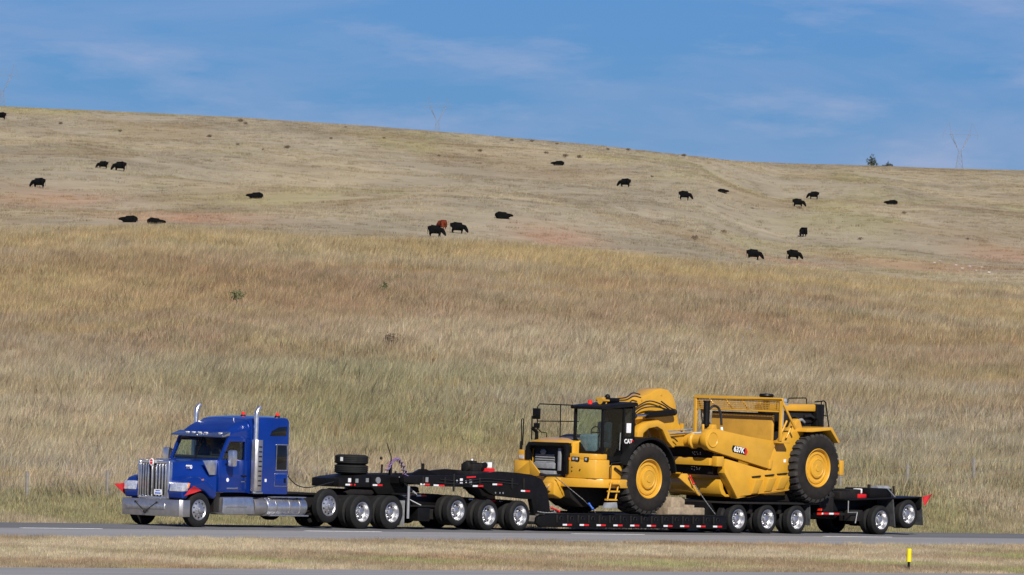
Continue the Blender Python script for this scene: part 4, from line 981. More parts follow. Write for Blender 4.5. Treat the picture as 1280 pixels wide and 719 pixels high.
MB().tube([(3.0, 1.62, 2.78), (2.99, 1.62, 3.50), (3.15, 1.62, 3.55)], 0.022, 6).tube([(3.15, 1.6, 3.2), (3.30, 1.5, 3.02), (3.45, 1.4, 3.0), (3.46, 1.4, 2.86)], 0.018, 6).tube([(3.22, 1.6, 2.75), (3.20, 1.6, 3.02), (3.0, 1.6, 3.14)], 0.06, 8).build('mirror_arm', M['black'], mr)
# lower front: hitch lumps
MB().prism([(1.95, 1.10), (1.95, 1.52), (2.12, 1.66), (2.5, 1.66), (2.6, 1.10), (2.3, 0.98)], -0.30, 0.20).build('front_hitch', M['yellow'], S, 0.05)
MB().prism([(1.85, 1.22), (1.80, 1.34), (1.86, 1.46), (2.0, 1.50), (2.0, 1.18)], -0.18, 0.08).build('tow_eye', M['yellow2'], S, 0.04)
MB().prism([(1.95, 0.95), (1.95, 1.42), (2.3, 1.45), (2.45, 1.0)], 0.55, 0.95).build('front_bracket', M['yellow'], S, 0.03)
MB().tube([(2.2, 0.5, 1.72), (2.15, 0.2, 1.68), (2.3, -0.25, 1.70)], 0.05, 8).build('hitch_hose', M['hose'], S)
# ladder
ld = MB()
for x0, x1 in ((3.09, 2.86), (3.46, 3.24)):
    ld.tube([(x0, -1.66, 1.60), (x1, -1.72, 0.98)], 0.026, 6)
for t in (0.12, 0.52, 0.94):
    x = 3.09 - 0.23 * t; ld.box(x - 0.02, x + 0.40, -1.76 - 0.02, -1.62, 1.60 - 0.62 * t - 0.03, 1.60 - 0.62 * t + 0.02)
ld.build('ladder', M['yellow'], S)
MB().prism([(2.72, 0.74), (2.80, 0.92), (3.26, 0.94), (3.30, 0.76)], -1.78, -1.64).build('hanging_step', M['grey'], S, 0.01)
# service boxes between cab base and tyre
MB().box(3.36, 3.92, -1.45, -0.9, 1.65, 2.08).build('battery_box', M['yellow'], S, 0.03)
MB().box(3.94, 4.22, -1.40, -0.9, 1.65, 2.16).build('fluid_box', M['yellow'], S, 0.03)
MB().box(4.02, 4.14, -1.412, -1.40, 1.92, 2.02).build('warning_sticker', M['tapewhite'], S)
MB().tube([(3.25, -1.5, 1.66), (3.25, -1.5, 2.14), (4.2, -1.5, 2.2)], 0.02, 6).tube([(3.42, -1.50, 2.0), (3.7, -1.52, 1.86), (3.85, -1.5, 1.72)], 0.035, 6).build('service_hose', M['hose'], S)
# --- cab
CX0, CX1, CY0, CY1 = 2.88, 4.42, -1.42, -0.20
fl_ = MB().box(CX0, CX1, CY0, CY1, 2.20, 2.36).build('cab_floor', M['black'], S, 0.01)
for x, y in ((CX0, CY0), (CX0, CY1 - 0.09), (CX1 - 0.12, CY0), (CX1 - 0.12, CY1 - 0.09)):
    MB().box(x, x + (0.09 if x == CX0 else 0.12), y, y + 0.09, 2.36, 3.82 if x == CX0 else 3.95).build('cab_pillar', M['black'], S, 0.02)
MB().box(3.86, 3.93, CY0, CY0 + 0.06, 2.36, 3.86).build('door_post', M['black'], S)
MB().prism([(2.78, 3.80), (2.76, 3.88), (2.95, 3.93), (4.40, 4.06), (4.50, 4.04), (4.48, 3.94), (2.9, 3.80)], CY0 - 0.04, CY1 + 0.06).build('cab_roof', M['black'], S, 0.03)
MB().prism([(-0.27, 2.36), (-0.27, 2.92), (-0.44, 2.80), (-0.71, 2.50), (-1.14, 2.50), (-1.34, 2.60), (-1.34, 2.36)], CX0 - 0.004, CX0 + 0.05, 'x').build('front_sill', M['black'], S)
MB().prism([(-0.29, 2.90), (-0.29, 3.78), (-1.33, 3.78), (-1.33, 2.5), (-0.70, 2.46), (-0.43, 2.78)], CX0 + 0.03, CX0 + 0.04, 'x').build('front_window', M['glass'], S)
dr = MB().box(CX0 + 0.08, 3.86, CY0 + 0.02, CY0 + 0.03, 2.36, 3.83).build('door_window', M['doorglass'], S)
MB().tube([(3.70, CY0 - 0.01, 2.55), (3.70, CY0 - 0.03, 3.10)], 0.014, 6).build('door_handle', M['flap'], dr)
MB().box(3.93, 4.33, CY0 + 0.02, CY0 + 0.03, 2.98, 3.85).build('rear_quarter_window', M['glass'], S)
MB().prism([(3.93, 2.98), (4.36, 2.98), (4.42, 2.62), (3.98, 2.26), (2.95, 2.12), (2.95, 2.36), (3.86, 2.36), (3.93, 2.5)], CY0 - 0.003, CY0 + 0.03).build('rear_side_panel', M['black'], S)
MB().box(CX0 + 0.1, CX1 - 0.1, CY1 - 0.03, CY1 - 0.02, 2.9, 3.80).build('far_window', M['glass'], S)
MB().box(CX1 - 0.05, CX1 - 0.02, CY0 + 0.1, CY1 - 0.1, 2.36, 3.93).build('rear_wall', M['interior'], S)
MB().box(3.6, 3.78, -1.05, -0.55, 2.75, 3.42).box(3.3, 3.78, -1.05, -0.55, 2.60, 2.78).box(3.62, 3.74, -0.92, -0.68, 3.42, 3.58).build('seat', M['seat'], S, 0.05)
MB().prism([(2.95, 2.36), (2.95, 2.98), (3.12, 3.05), (3.22, 2.36)], -1.05, -0.40).build('dashboard', M['seat'], S, 0.04)
MB().lathe([(0.17, -0.015), (0.20, -0.015), (0.20, 0.015), (0.17, 0.015), (0.17, -0.015)], (3.26, -0.8, 3.08), 'x', 20).box(3.25, 3.27, -0.98, -0.62, 3.06, 3.10).build('steering_wheel', M['interior'], S)
place('brand_lettering', text_mesh('CAT', 0.19, M['white'], 'brand_lettering'), S, (4.10, CY0 - 0.012, 2.83), (math.pi / 2, 0, 0))
MB().lathe([(0, -0.008), (0.10, -0.008), (0.10, 0.0)], (4.30, CY0 - 0.004, 2.78), n=20).build('red_roundel', M['redpaint'], S)
MB().box(4.02, 4.22, CY0 - 0.006, CY0 + 0.012, 3.10, 3.40).build('window_sticker', M['tapewhite'], S)
be = MB().lathe([(0, 3.90), (0.07, 3.90), (0.07, 3.94), (0, 3.94)], (3.35, -0.45, 0.0), 'z', 14).build('beacon', M['black'], S)
MB().lathe([(0.075, 3.94), (0.07, 4.08), (0, 4.10)], (3.35, -0.45, 0), 'z', 14).build('beacon_lens', M['redlens'], be)
MB().lathe([(0, 3.28), (0.115, 3.28), (0.05, 3.38), (0.035, 3.70), (0, 3.70)], (0, -0.92, 4.08), 'x', 14).build('horn', M['yellow'], S)
MB().box(3.55, 3.75, -0.75, -0.5, 4.08, 4.18).tube([(3.6, -0.9, 3.95), (3.6, -0.9, 4.08)], 0.03, 6).build('roof_lamp', M['yellow'], S, 0.02)
MB().box(3.75, 4.30, -0.85, -0.35, 4.05, 4.17).ball((4.0, -0.6, 4.2), 0.09).build('roof_unit', M['black'], S, 0.02)
# front wheel fender (black arc)
for s in (-1, 1):
    a0 = [(FX + 1.20 * math.cos(math.radians(q)), FZ + 0.03 + 1.20 * math.sin(math.radians(q))) for q in range(8, 166, 8)]
    a1 = [(FX + 1.27 * math.cos(math.radians(q)), FZ + 0.03 + 1.27 * math.sin(math.radians(q))) for q in range(162, 3, -8)]
    MB().prism(a0 + a1, s * 0.80, s * 1.72).build('front_fender', M['black'], S, 0.012)
    MB().prism([(3.7, 1.66), (3.68, 2.0), (3.85, 2.45), (4.2, 2.80), (4.6, 2.95), (5.2, 2.95), (5.9, 2.55), (6.1, 1.66)], s * 0.72, s * 0.80).build('fender_inner_plate', M['dark'], S)
# --- gooseneck
outer = [(5.45, 3.55), (5.50, 4.20), (6.0, 4.25), (6.36, 4.34), (6.60, 4.46), (6.87, 4.51), (7.18, 4.48), (7.45, 4.33), (7.60, 4.08), (7.70, 3.74), (7.80, 3.42), (8.02, 3.22), (8.3, 3.12), (8.3, 2.70), (7.48, 2.68)]
inner = [(7.20, 2.95), (6.98, 3.26), (6.82, 3.44), (6.52, 3.52), (6.10, 3.46), (5.75, 3.34)]
gn = MB().prism(outer + inner, -0.33, 0.33).build('gooseneck', M['yellow'], S, 0.04)
ar0 = [(5.48, 2.55), (5.50, 3.12), (5.70, 3.34), (6.04, 3.46), (6.49, 3.51), (6.77, 3.43), (6.95, 3.23), (7.13, 2.97), (7.34, 2.66), (7.52, 2.66)]
ar1 = [(7.52, 2.66), (7.10, 2.66), (6.96, 2.86), (6.72, 3.20), (6.45, 3.30), (6.05, 3.24), (5.80, 3.08), (5.70, 2.55)]
for s in (-1, 1):
    MB().prism(ar0[:-1] + [(7.22, 2.66)] + ar1[2:], s * 0.33, s * 0.60).build('gooseneck_arch', M['yellow'], S, 0.03)
MB().prism([(5.7, 2.5), (5.85, 3.06), (6.4, 3.26), (6.75, 3.14), (7.1, 2.68), (7.1, 2.5)], 0.20, 0.32).build('hitch_plate', M['yellow2'], S)
MB().box(5.35, 6.2, -0.35, 0.35, 1.5, 2.9).build('hitch_post', M['yellow2'], S, 0.05)
hc = MB().tube([(5.95, -0.55, 3.66), (7.22, -0.55, 3.76)], 0.105, 14).build('steering_cylinder', M['black'], S)
MB().tube([(5.35, -0.55, 3.62), (5.95, -0.55, 3.66)], 0.05, 10).build('cylinder_rod', M['chrome'], hc)
MB().ball((5.36, -0.55, 3.62), 0.10).ball((7.28, -0.55, 3.77), 0.11).build('cylinder_eye', M['dark'], hc)
for k, pts in enumerate(([(5.40, 3.75), (5.7, 3.95), (6.2, 4.10), (6.8, 4.0), (7.2, 3.84)], [(5.40, 3.66), (5.75, 3.85), (6.2, 3.92), (6.7, 3.90), (7.1, 3.83)], [(4.45, 4.15), (4.9, 4.20), (5.2, 4.34), (5.55, 4.30)], [(4.45, 4.10), (4.9, 4.12), (5.25, 4.24), (5.6, 4.20)], [(6.6, 3.46), (6.9, 3.22), (7.1, 3.18), (7.6, 3.20), (8.3, 3.25)], [(6.6, 3.40), (6.95, 3.10), (7.2, 3.08), (7.7, 3.12), (8.3, 3.16)], [(6.65, 3.36), (7.0, 3.0), (7.4, 2.95), (7.6, 2.85)], [(6.7, 4.10), (7.1, 3.92), (7.3, 3.86)])):
    dy = -0.36 if k in (4, 5, 6) else -0.44 - 0.06 * (k % 2)
    if k in (2, 3): dy = -0.6
    MB().tube(curve([(x, dy - 0.10 * (k in (4, 5, 6)), z) for x, z in pts]), 0.022 if k not in (4, 5) else 0.024, 6).build('hydraulic_hose', M['hose'] if k not in (4, 5) else M['flap'], S)
for x, z in ((5.7, 4.05), (5.95, 4.12), (6.9, 4.30), (6.35, 3.34)):
    MB().lathe([(0, -0.01), (0.035, -0.01), (0.035, 0.02)], (x, -0.335, z), n=10).build('bolt', M['yellow2'], gn)
MB().box(7.85, 7.95, -0.40, -0.33, 3.2, 3.42).build('hose_clamp', M['yellow'], S)
# cross tube and draft arms
MB().lathe([(0, -1.20), (0.30, -1.20), (0.30, -1.12), (0.235, -1.08), (0.215, -0.70), (0.27, -0.66), (0.27, -0.58), (0.215, -0.52), (0.215, 0.52), (0.27, 0.58), (0.27, 0.66), (0.215, 0.70), (0.235, 1.08), (0.30, 1.12), (0.30, 1.20), (0, 1.20)], (8.22, 0, 2.90), 'y', 36).build('draft_tube', M['yellow'], S)
bx, bz, br = 8.21, 2.95, 0.345
boss = [(bx + br * math.cos(math.radians(q)), bz + br * math.sin(math.radians(q))) for q in range(75, 262, 11)]
arm = boss + [(8.45, 2.55), (10.95, 2.075), (11.06, 2.09), (11.04, 2.28), (11.18, 2.62), (11.40, 2.93), (9.96, 3.075), (8.86, 3.22), (8.55, 3.28)]
side = [(8.87, 2.06), (9.21, 1.63), (9.57, 1.14), (10.17, 1.13), (11.15, 1.29), (12.08, 1.40), (12.23, 1.73), (12.52, 2.44), (12.82, 3.09), (12.68, 3.37), (12.56, 3.62), (12.47, 3.67), (12.36, 3.63), (12.25, 3.43), (11.61, 2.93), (11.45, 2.95), (11.2, 2.64), (11.06, 2.3), (11.06, 2.02), (10.95, 2.0), (8.95, 2.35)]
for s in (-1, 1):
    dm = MB().prism(arm, s * 1.15, s * 1.395).build('draft_arm', M['yellow'], S, 0.02)
    MB().lathe([(0.0, -0.012), (0.205, -0.012), (0.22, -0.03), (0.245, -0.03), (0.26, 0.0)], (bx, s * 1.395, bz), 'y', 32) .build('boss_cap', M['yellow'], dm)
    sd = MB().prism(side, s * 1.10, s * 1.335).build('bowl_side', M['yellow'], S, 0.015)
    MB().prism([(11.0, 2.06), (11.16, 2.06), (11.20, 2.30), (11.12, 2.36), (11.0, 2.34)], s * 1.335, s * 1.41).build('pivot_boss', M['yellow'], sd, 0.01)
    MB().box(11.80, 11.92, s * 1.330, s * 1.342, 2.27, 2.37).build('reflector', M['tapewhite'], sd)
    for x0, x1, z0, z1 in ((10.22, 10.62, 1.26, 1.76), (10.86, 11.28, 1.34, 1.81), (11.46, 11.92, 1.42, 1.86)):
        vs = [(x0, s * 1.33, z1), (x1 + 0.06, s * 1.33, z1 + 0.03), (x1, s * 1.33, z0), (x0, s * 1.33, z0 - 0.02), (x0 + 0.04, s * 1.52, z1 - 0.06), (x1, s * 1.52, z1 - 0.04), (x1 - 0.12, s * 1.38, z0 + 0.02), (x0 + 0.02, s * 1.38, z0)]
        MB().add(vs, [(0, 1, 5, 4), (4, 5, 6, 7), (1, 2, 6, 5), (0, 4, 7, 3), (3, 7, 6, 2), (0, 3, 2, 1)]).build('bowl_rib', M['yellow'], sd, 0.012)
        MB().prism([(x0 + 0.03, z1 + 0.012), (x1 + 0.02, z1 + 0.04), (x1 + 0.02, z1 + 0.085), (x0 + 0.03, z1 + 0.05)], s * 1.33, s * 1.40).build('rib_slot_shade', M['dark'], sd)  # dark strip stands in for the shade in the gap above the rib
    MB().prism([(9.50, 1.10), (12.06, 1.38), (12.10, 1.43), (11.15, 1.32), (10.17, 1.16), (9.57, 1.17)], s * 1.336, s * 1.37).build('cutting_edge_rail', M['yellow2'], sd, 0.004)
    MB().prism([(8.84, 2.06), (9.04, 1.98), (9.66, 1.12), (9.52, 1.10), (9.30, 1.38), (8.84, 1.90)], s * 1.10, s * 1.40).build('bowl_lip', M['yellow'], sd, 0.01)
    MB().box(8.45, 8.80, s * 1.18, s * 1.40, 2.10, 2.42).build('apron_arm_boss', M['yellow'], S, 0.03)
badge = MB().prism([(9.16, 2.68), (9.21, 2.785), (9.86, 2.70), (9.93, 2.58), (9.86, 2.475), (9.21, 2.565)], -1.403, -1.396).build('number_badge', M['black'], S)
MB().prism([(9.80, 2.705), (9.86, 2.70), (9.93, 2.58), (9.86, 2.475), (9.80, 2.485)], -1.408, -1.4035).build('badge_red_end', M['redpaint'], badge)
place('badge_number', text_mesh('637K', 0.24, M['white'], 'badge_number'), S, (9.50, -1.412, 2.635), (math.pi / 2, math.radians(6.5), 0), (1.0, 1.0, 1.0))
# apron (rounded front of the bowl), cross bars
ap = [(9.13, 1.82), (9.02, 1.70), (8.97, 1.55), (9.0, 1.38), (9.10, 1.22), (9.28, 1.14), (9.9, 1.14), (9.9, 1.21), (9.32, 1.22), (9.18, 1.40), (9.15, 1.55), (9.19, 1.68), (9.26, 1.77)]
MB().prism(ap, -1.09, 1.09).build('apron', M['yellow'], S, 0.015)
MB().prism([(8.33, 2.12), (8.33, 2.36), (8.50, 2.36), (8.50, 2.12)], -1.18, 1.18).build('apron_cross_bar', M['yellow'], S, 0.02)
MB().box(9.75, 9.85, -1.1, 1.1, 1.25, 2.6).build('apron_back', M['dark'], S)
MB().box(9.8, 13.0, -1.0, 1.0, 1.01, 1.30).build('bowl_underframe', M['dark'], S, 0.03)
MB().box(9.91, 12.2, -1.1, 1.1, 1.22, 1.34).build('bowl_floor', M['yellow2'], S)
MB().box(8.62, 8.66, -1.08, 0.9, 1.86, 2.72).build('linkage_plate', M['dark'], S)
rb_ = random.Random(3)
for k in range(16):
    MB().lathe([(0, 8.60), (0.018, 8.60), (0.018, 8.63)], (0, -0.55 + 0.10 * (k % 4) + rb_.uniform(-0.03, 0.03), (2.46 if k < 8 else 1.98) + 0.07 * ((k // 4) % 2) + rb_.uniform(-0.02, 0.02)), 'x', 8).build('bolt_head_glint', M['white'], S)  # bolts coloured white to stand in for sunlight glinting on them
# ejector and spill guard
ej = MB().box(11.42, 11.54, -1.12, 1.40, 1.36, 3.76).build('ejector', M['yellow2'], S, 0.01)
MB().box(11.44, 11.53, -1.12, 1.40, 3.76, 3.82).build('ejector_lip', M['dark'], ej)
gd = MB().box(11.18, 11.26, -1.70, 1.96, 4.22, 4.32).box(11.18, 11.26, -1.70, -1.60, 2.95, 4.22).box(11.18, 11.26, 1.86, 1.96, 2.4, 4.22).box(11.20, 11.25, -1.60, 1.86, 3.86, 3.91)
for y in (-1.65, 1.91): gd.tube([(11.22, y, 4.26), (11.95, y, 3.35)], 0.045, 6)
for x0 in (11.7, 12.05): gd.tube([(x0, -1.5, 3.6), (x0 - 0.35, -1.5, 3.05)], 0.035, 6)
gd.box(11.20, 11.7, -1.66, -1.40, 2.88, 2.97)
gd.build('spill_guard', M['yellow'], S, 0.01)
for k, (ya, yb) in enumerate(((1.55, 1.25), (0.85, 0.62), (0.15, 0.0), (-0.55, -0.62), (-1.35, -1.15))):
    MB().tube([(11.40, ya, 4.24), (11.55, yb, 3.88)], 0.03, 6).build('guard_strut', M['yellow'], S)
me_ = MB()
for y in np.arange(-1.56, 1.84, 0.062): me_.box(11.215, 11.227, y, y + 0.02, 3.90, 4.23)
for z in np.arange(3.93, 4.23, 0.062): me_.box(11.21, 11.222, -1.58, 1.84, z, z + 0.02)
o = me_.build('guard_mesh', M['yellow2'], S, smooth=False); o['kind'] = 'stuff'
# bowl lift cylinder with hose
lc = MB().tube([(8.50, -0.86, 3.36), (8.50, -0.86, 4.14)], 0.105, 14).tube([(8.50, -0.86, 4.12), (8.50, -0.86, 4.17)], 0.12, 14).build('lift_cylinder', M['black'], S)
MB().tube([(8.50, -0.86, 3.10), (8.50, -0.86, 3.36)], 0.05, 8).tube([(8.36, -0.86, 3.2), (8.30, -0.8, 3.9)], 0.025, 6).build('cylinder_rod', M['dark'], lc)
MB().tube(curve([(8.56, -0.92, 3.90), (8.72, -0.95, 4.0), (8.92, -0.97, 3.96), (9.03, -1.0, 3.74), (9.06, -1.02, 3.40)]), 0.04, 8).build('lift_hose', M['hose'], lc)
MB().prism([(8.45, 3.15), (8.55, 3.42), (8.72, 3.42), (8.8, 3.15)], -1.10, -0.72).tube([(8.32, -0.9, 3.1), (8.3, -0.9, 3.42)], 0.045, 8).build('cylinder_mount', M['yellow'], S, 0.02)
MB().tube([(9.07, -1.05, 3.16), (9.06, -1.02, 3.34)], 0.045, 8).build('hose_fitting', M['white'], S)
MB().tube([(8.1, -0.62, 3.12), (8.3, -0.8, 3.14), (8.42, -0.9, 3.22)], 0.04, 6).build('return_pipe', M['flap'], S)
# --- rear tractor
MB().prism([(12.3, 1.5), (12.5, 2.6), (12.9, 3.3), (15.0, 3.3), (15.2, 2.4), (15.1, 1.7), (13.6, 1.5)], -0.70, 0.70).build('rear_body', M['dark'], S, 0.03)
hq = MB().prism([(12.72, 3.90), (12.74, 4.08), (13.0, 4.12), (14.25, 4.14), (14.30, 4.05), (14.28, 3.90)], -0.55, 0.75).build('rear_hood', M['yellow'], S, 0.04)
MB().box(12.8, 14.2, -0.45, 0.65, 3.3, 3.9).build('rear_engine', M['dark'], S, 0.02)
MB().box(14.24, 14.62, -0.62, 0.85, 3.3, 4.14).build('rear_radiator', M['black'], S, 0.03)
for x, y, z, dx in ((13.0, -0.5, 3.72, 0.22), (13.4, -0.5, 3.6, 0.18), (13.75, -0.5, 3.74, 0.25)):
    MB().tube([(x, y, z), (x + dx, y - 0.04, z + 0.03), (x + dx * 2, y, z - 0.05)], 0.05, 8).build('engine_pipe', M['flap'] if x > 13.2 and x < 13.6 else M['hose'], S)
MB().lathe([(0, 4.30), (0.20, 4.30), (0.24, 4.36), (0.22, 4.42), (0, 4.44)], (12.5, 0.05, 0), 'z', 20).tube([(12.5, 0.05, 3.4), (12.5, 0.05, 4.3)], 0.10, 12).build('air_cleaner_cap', M['black'], S)
MB().ball((12.15, -1.0, 4.22), (0.10, 0.10, 0.09)).ball((11.98, -1.0, 4.22), (0.07, 0.10, 0.09)).box(11.95, 12.25, -1.08, -0.92, 4.08, 4.16).tube([(12.1, -1.0, 3.4), (12.1, -1.0, 4.1)], 0.03, 6).build('rear_lamps', M['grey'], S)
MB().tube([(12.9, -0.5, 4.12), (12.92, -0.5, 4.28), (13.0, -0.5, 4.31), (13.80, -0.5, 4.33), (13.85, -0.5, 4.28), (13.86, -0.5, 4.14)], 0.020, 6).build('hood_rail', M['black'], S)
MB().tube([(13.30, -1.30, 4.22), (13.76, -1.30, 4.26), (13.84, -1.30, 4.20), (14.05, -1.30, 3.40)], 0.022, 6).tube([(13.62, -1.3, 4.25), (13.70, -1.3, 3.40)], 0.020, 6).tube([(13.68, -1.3, 3.80), (13.93, -1.3, 3.78)], 0.018, 6).build('rear_hand_rail', M['black'], S)
for s in (-1, 1):
    MB().prism([(12.42, 3.26), (12.45, 3.37), (13.68, 3.43), (14.10, 2.95), (14.02, 2.92), (13.62, 3.33), (12.7, 3.26)], s * 0.70, s * 1.74).build('rear_fender', M['yellow'], S, 0.015)
    MB().prism([(14.0, 3.3), (14.9, 3.0), (15.0, 2.2), (14.6, 2.2), (13.9, 3.2)], s * 0.62, s * 0.70).build('rear_side_plate', M['yellow2'], S)
MB().box(15.14, 15.34, -0.92, 0.92, 1.88, 2.36).build('push_block', M['yellow'], S, 0.03)
MB().box(14.6, 15.2, -0.5, 0.5, 1.7, 2.6).build('push_frame', M['yellow2'], S, 0.03)
MB().box(12.1, 13.4, -0.6, 0.6, 1.5, 1.9).build('rear_drive_housing', M['dark'], S, 0.05)

# ------------------------------------------------------------------ load securing and dunnage
def chain(name, label, pts, binder=None, sag=0.03, col_=None):
    t = thing(name, label, 'chain', tuple(pts[-1]))
    path = []
    for a, c in zip(pts[:-1], pts[1:]):
        a, c = Vector(a), Vector(c); n = max(4, int((c - a).length / 0.055))
        for i in range(n): path.append(a + (c - a) * (i / n) - Vector((0, 0, sag * math.sin(math.pi * i / n))))
    path.append(Vector(pts[-1]))
    MB().tube(path, [0.020 if i % 2 else 0.010 for i in range(len(path))], 6).build('links', M['galv'] if not col_ else col_, t)
    if binder:
        a, c, m = binder
        MB().tube([a, c], 0.028, 8).ball(a, 0.045).ball(c, 0.045).build('binder', m, t)
    return t
chain('tie_down_chain', 'tie-down chain with red binder from the scraper bowl front to the deck', [(7.15, -1.42, 1.80), (7.25, -1.46, 1.60), (8.30, -1.53, 0.60)], ((7.12, -1.44, 1.78), (7.28, -1.46, 1.55), M['redpaint']))
MB().prism([(6.72, 1.72), (6.86, 1.86), (7.1, 1.86), (7.8, 1.22), (7.74, 1.16)], -1.34, -1.28).build('tie_down_bracket', M['yellow'], S, 0.01)
chain('tie_down_chain', 'tie-down chain with blue ratchet below the scraper lamp box', [(1.95, -0.35, 1.66), (2.45, -1.1, 0.98), (2.72, -1.40, 0.58)], ((2.62, -1.34, 0.72), (2.55, -1.25, 0.86), M['bluehose']), 0.0, M['hose'])
chain('tie_down_chain', 'tie-down chain with red binder under the scraper front hitch', [(1.75, 0.05, 1.38), (1.2, -0.6, 1.0), (0.95, -1.30, 0.56)], ((1.30, -0.5, 1.06), (1.10, -0.8, 0.85), M['redpaint']))
chain('tie_down_chain', 'slack chain lying at the front end of the lowboy deck', [(2.0, -0.1, 1.40), (0.3, -0.9, 1.05), (0.2, -1.2, 0.6), (0.9, -1.35, 0.6)], ((0.85, -1.2, 0.72), (1.2, -1.2, 0.62), M['redpaint']))
def timber(x0, x1, y0, y1, z0, z1, label, nm='timber_block'):
    o = MB().box(x0 - (x0 + x1) / 2, x1 - (x0 + x1) / 2, y0 - (y0 + y1) / 2, y1 - (y0 + y1) / 2, 0, z1 - z0).build(nm, M['wood'], None, 0.012)
    o.location = ((x0 + x1) / 2, (y0 + y1) / 2, z0); tag(o, label, 'timber', 'timbers on the lowboy deck'); return o
timber(6.28, 8.05, -1.30, -1.08, 0.567, 0.79, 'long weathered timber lying along the deck edge behind the scraper front tyre')
timber(6.95, 7.60, -0.85, -0.25, 0.527, 1.10, 'tall pale timber crib block standing on the lowboy deck')
timber(7.85, 8.60, -0.40, 0.1, 0.527, 0.85, 'low dark timber block in the middle of the lowboy deck')

# ------------------------------------------------------------------ fence, marker
FP = []
fence = thing('wire_fence', 'low wire fence on thin grey posts in the grass behind the convoy', 'fence', (14, 12, 0))
pm = MB().prism([(-0.045, -0.3), (0.045, -0.3), (0.045, 1.12), (-0.045, 1.12)], -0.045, 0.045).mesh('fence_post', M['post'], bevel=0.01)
rf = random.Random(5)
for i in range(-4, 19):
    x = -8.88 + 3.61 * i; z = float(terrain(x, 12.0)); FP.append((x, z))
    place('post', pm, fence, (x, 12.0, z), (rf.uniform(-0.03, 0.03), rf.uniform(-0.03, 0.03), 0), (1, 1, rf.uniform(0.92, 1.05)))
for h in (0.35, 0.65, 0.95):
    MB().tube([(x, 11.95, z + h) for x, z in FP], 0.0035, 4).build('wire', M['galv'], fence)
mk = thing('marker_post', 'short yellow marker post with black foot in the median grass', 'marker', (-18.3, -31.1, float(terrain(-18.3, -31.1))))
z0 = float(terrain(-18.3, -31.1))
MB().lathe([(0, z0 - 0.1), (0.035, z0 - 0.1), (0.035, z0 + 0.26), (0, z0 + 0.26)], (-18.3, -31.1, 0), 'z', 12).build('foot', M['black'], mk)
MB().lathe([(0, z0 + 0.25), (0.066, z0 + 0.25), (0.066, z0 + 0.60), (0.055, z0 + 0.61), (0, z0 + 0.61)], (-18.3, -31.1, 0), 'z', 16).build('sleeve', M['markyellow'], mk)

# ------------------------------------------------------------------ cattle
def skin_mesh(name, chains, levels=2):
    me = bpy.data.meshes.new(name); vs, es, rad = [], [], []
    key = {}
    def vid(p, r):
        k = tuple(round(c, 4) for c in p)
        if k not in key:
            key[k] = len(vs); vs.append(p); rad.append(r)
        return key[k]
    for ch in chains:
        ids = [vid(p[:3], p[3:]) for p in ch]
        es += list(zip(ids[:-1], ids[1:]))
    me.from_pydata(vs, es, [])
    o = bpy.data.objects.new(name, me); col.objects.link(o)
    o.modifiers.new('s', 'SKIN').use_smooth_shade = True
    for i, r in enumerate(rad):
        sv = me.skin_vertices[0].data[i]; sv.radius = r; sv.use_root = (i == 0)
    sb = o.modifiers.new('u', 'SUBSURF'); sb.levels = sb.render_levels = levels
    dg = bpy.context.evaluated_depsgraph_get()
    out = bpy.data.meshes.new_from_object(o.evaluated_get(dg)); out.name = name
    bpy.data.objects.remove(o); bpy.data.meshes.remove(me)
    for p in out.polygons: p.use_smooth = True
    return out
# x forward, z up
def cow_chains(pose):
    if pose == 'lie':
        dz = -0.52
    else:
        dz = 0
    hip = (-0.55, 0, 1.04 + dz, 0.44, 0.50); mid = (0.0, 0, 0.96 + dz, 0.52, 0.56); sho = (0.55, 0, 1.00 + dz, 0.42, 0.54); rump = (-0.92, 0, 1.08 + dz, 0.32, 0.36)
    if pose == 'graze':
        neck = [(0.88, 0, 0.92, 0.26, 0.33), (1.12, 0, 0.66, 0.19, 0.24), (1.24, 0, 0.44, 0.17, 0.20), (1.36, 0, 0.22, 0.10, 0.11)]; hd = 2
    else:
        neck = [(0.86, 0, 1.08 + dz, 0.25, 0.30), (1.08, 0, 1.16 + dz, 0.19, 0.22), (1.26, 0, 1.16 + dz, 0.17, 0.18), (1.50, 0, 1.02 + dz, 0.10, 0.11)]; hd = 2
    ch = [[mid, hip, rump], [mid, sho] + neck]
    h = neck[hd]
    for s in (-1, 1):
        ch.append([h, (h[0] - 0.05, s * 0.20, h[2] + 0.06, 0.05, 0.03), (h[0] - 0.08, s * 0.28, h[2] + 0.03, 0.02, 0.02)])
        if pose == 'lie':
            ch.append([sho, (0.62, s * 0.30, 0.22, 0.11, 0.12), (0.95, s * 0.30, 0.12, 0.06, 0.06), (0.62, s * 0.34, 0.06, 0.05, 0.05)])
            ch.append([hip, (-0.40, s * 0.40, 0.28, 0.16, 0.18), (-0.10, s * 0.48, 0.14, 0.08, 0.08), (-0.50, s * 0.50, 0.07, 0.05, 0.05)])
        else:
            ch.append([sho, (0.52, s * 0.20, 0.68, 0.19, 0.17), (0.54, s * 0.20, 0.40, 0.10, 0.10), (0.51 + 0.06 * s, s * 0.20, 0.16, 0.05, 0.05), (0.53 + 0.06 * s, s * 0.20, 0.02, 0.06, 0.06)])
            ch.append([hip, (-0.50, s * 0.22, 0.72, 0.24, 0.20), (-0.70, s * 0.21, 0.46, 0.115, 0.11), (-0.62 - 0.05 * s, s * 0.21, 0.18, 0.05, 0.05), (-0.60 - 0.05 * s, s * 0.21, 0.02, 0.06, 0.06)])
    ch.append([rump, (-0.98, 0, 1.02 + dz, 0.03, 0.03), (-1.0, 0, max(0.15, 0.55 + dz), 0.02, 0.02), (-0.99, 0, max(0.1, 0.38 + dz), 0.04, 0.04)])
    return ch
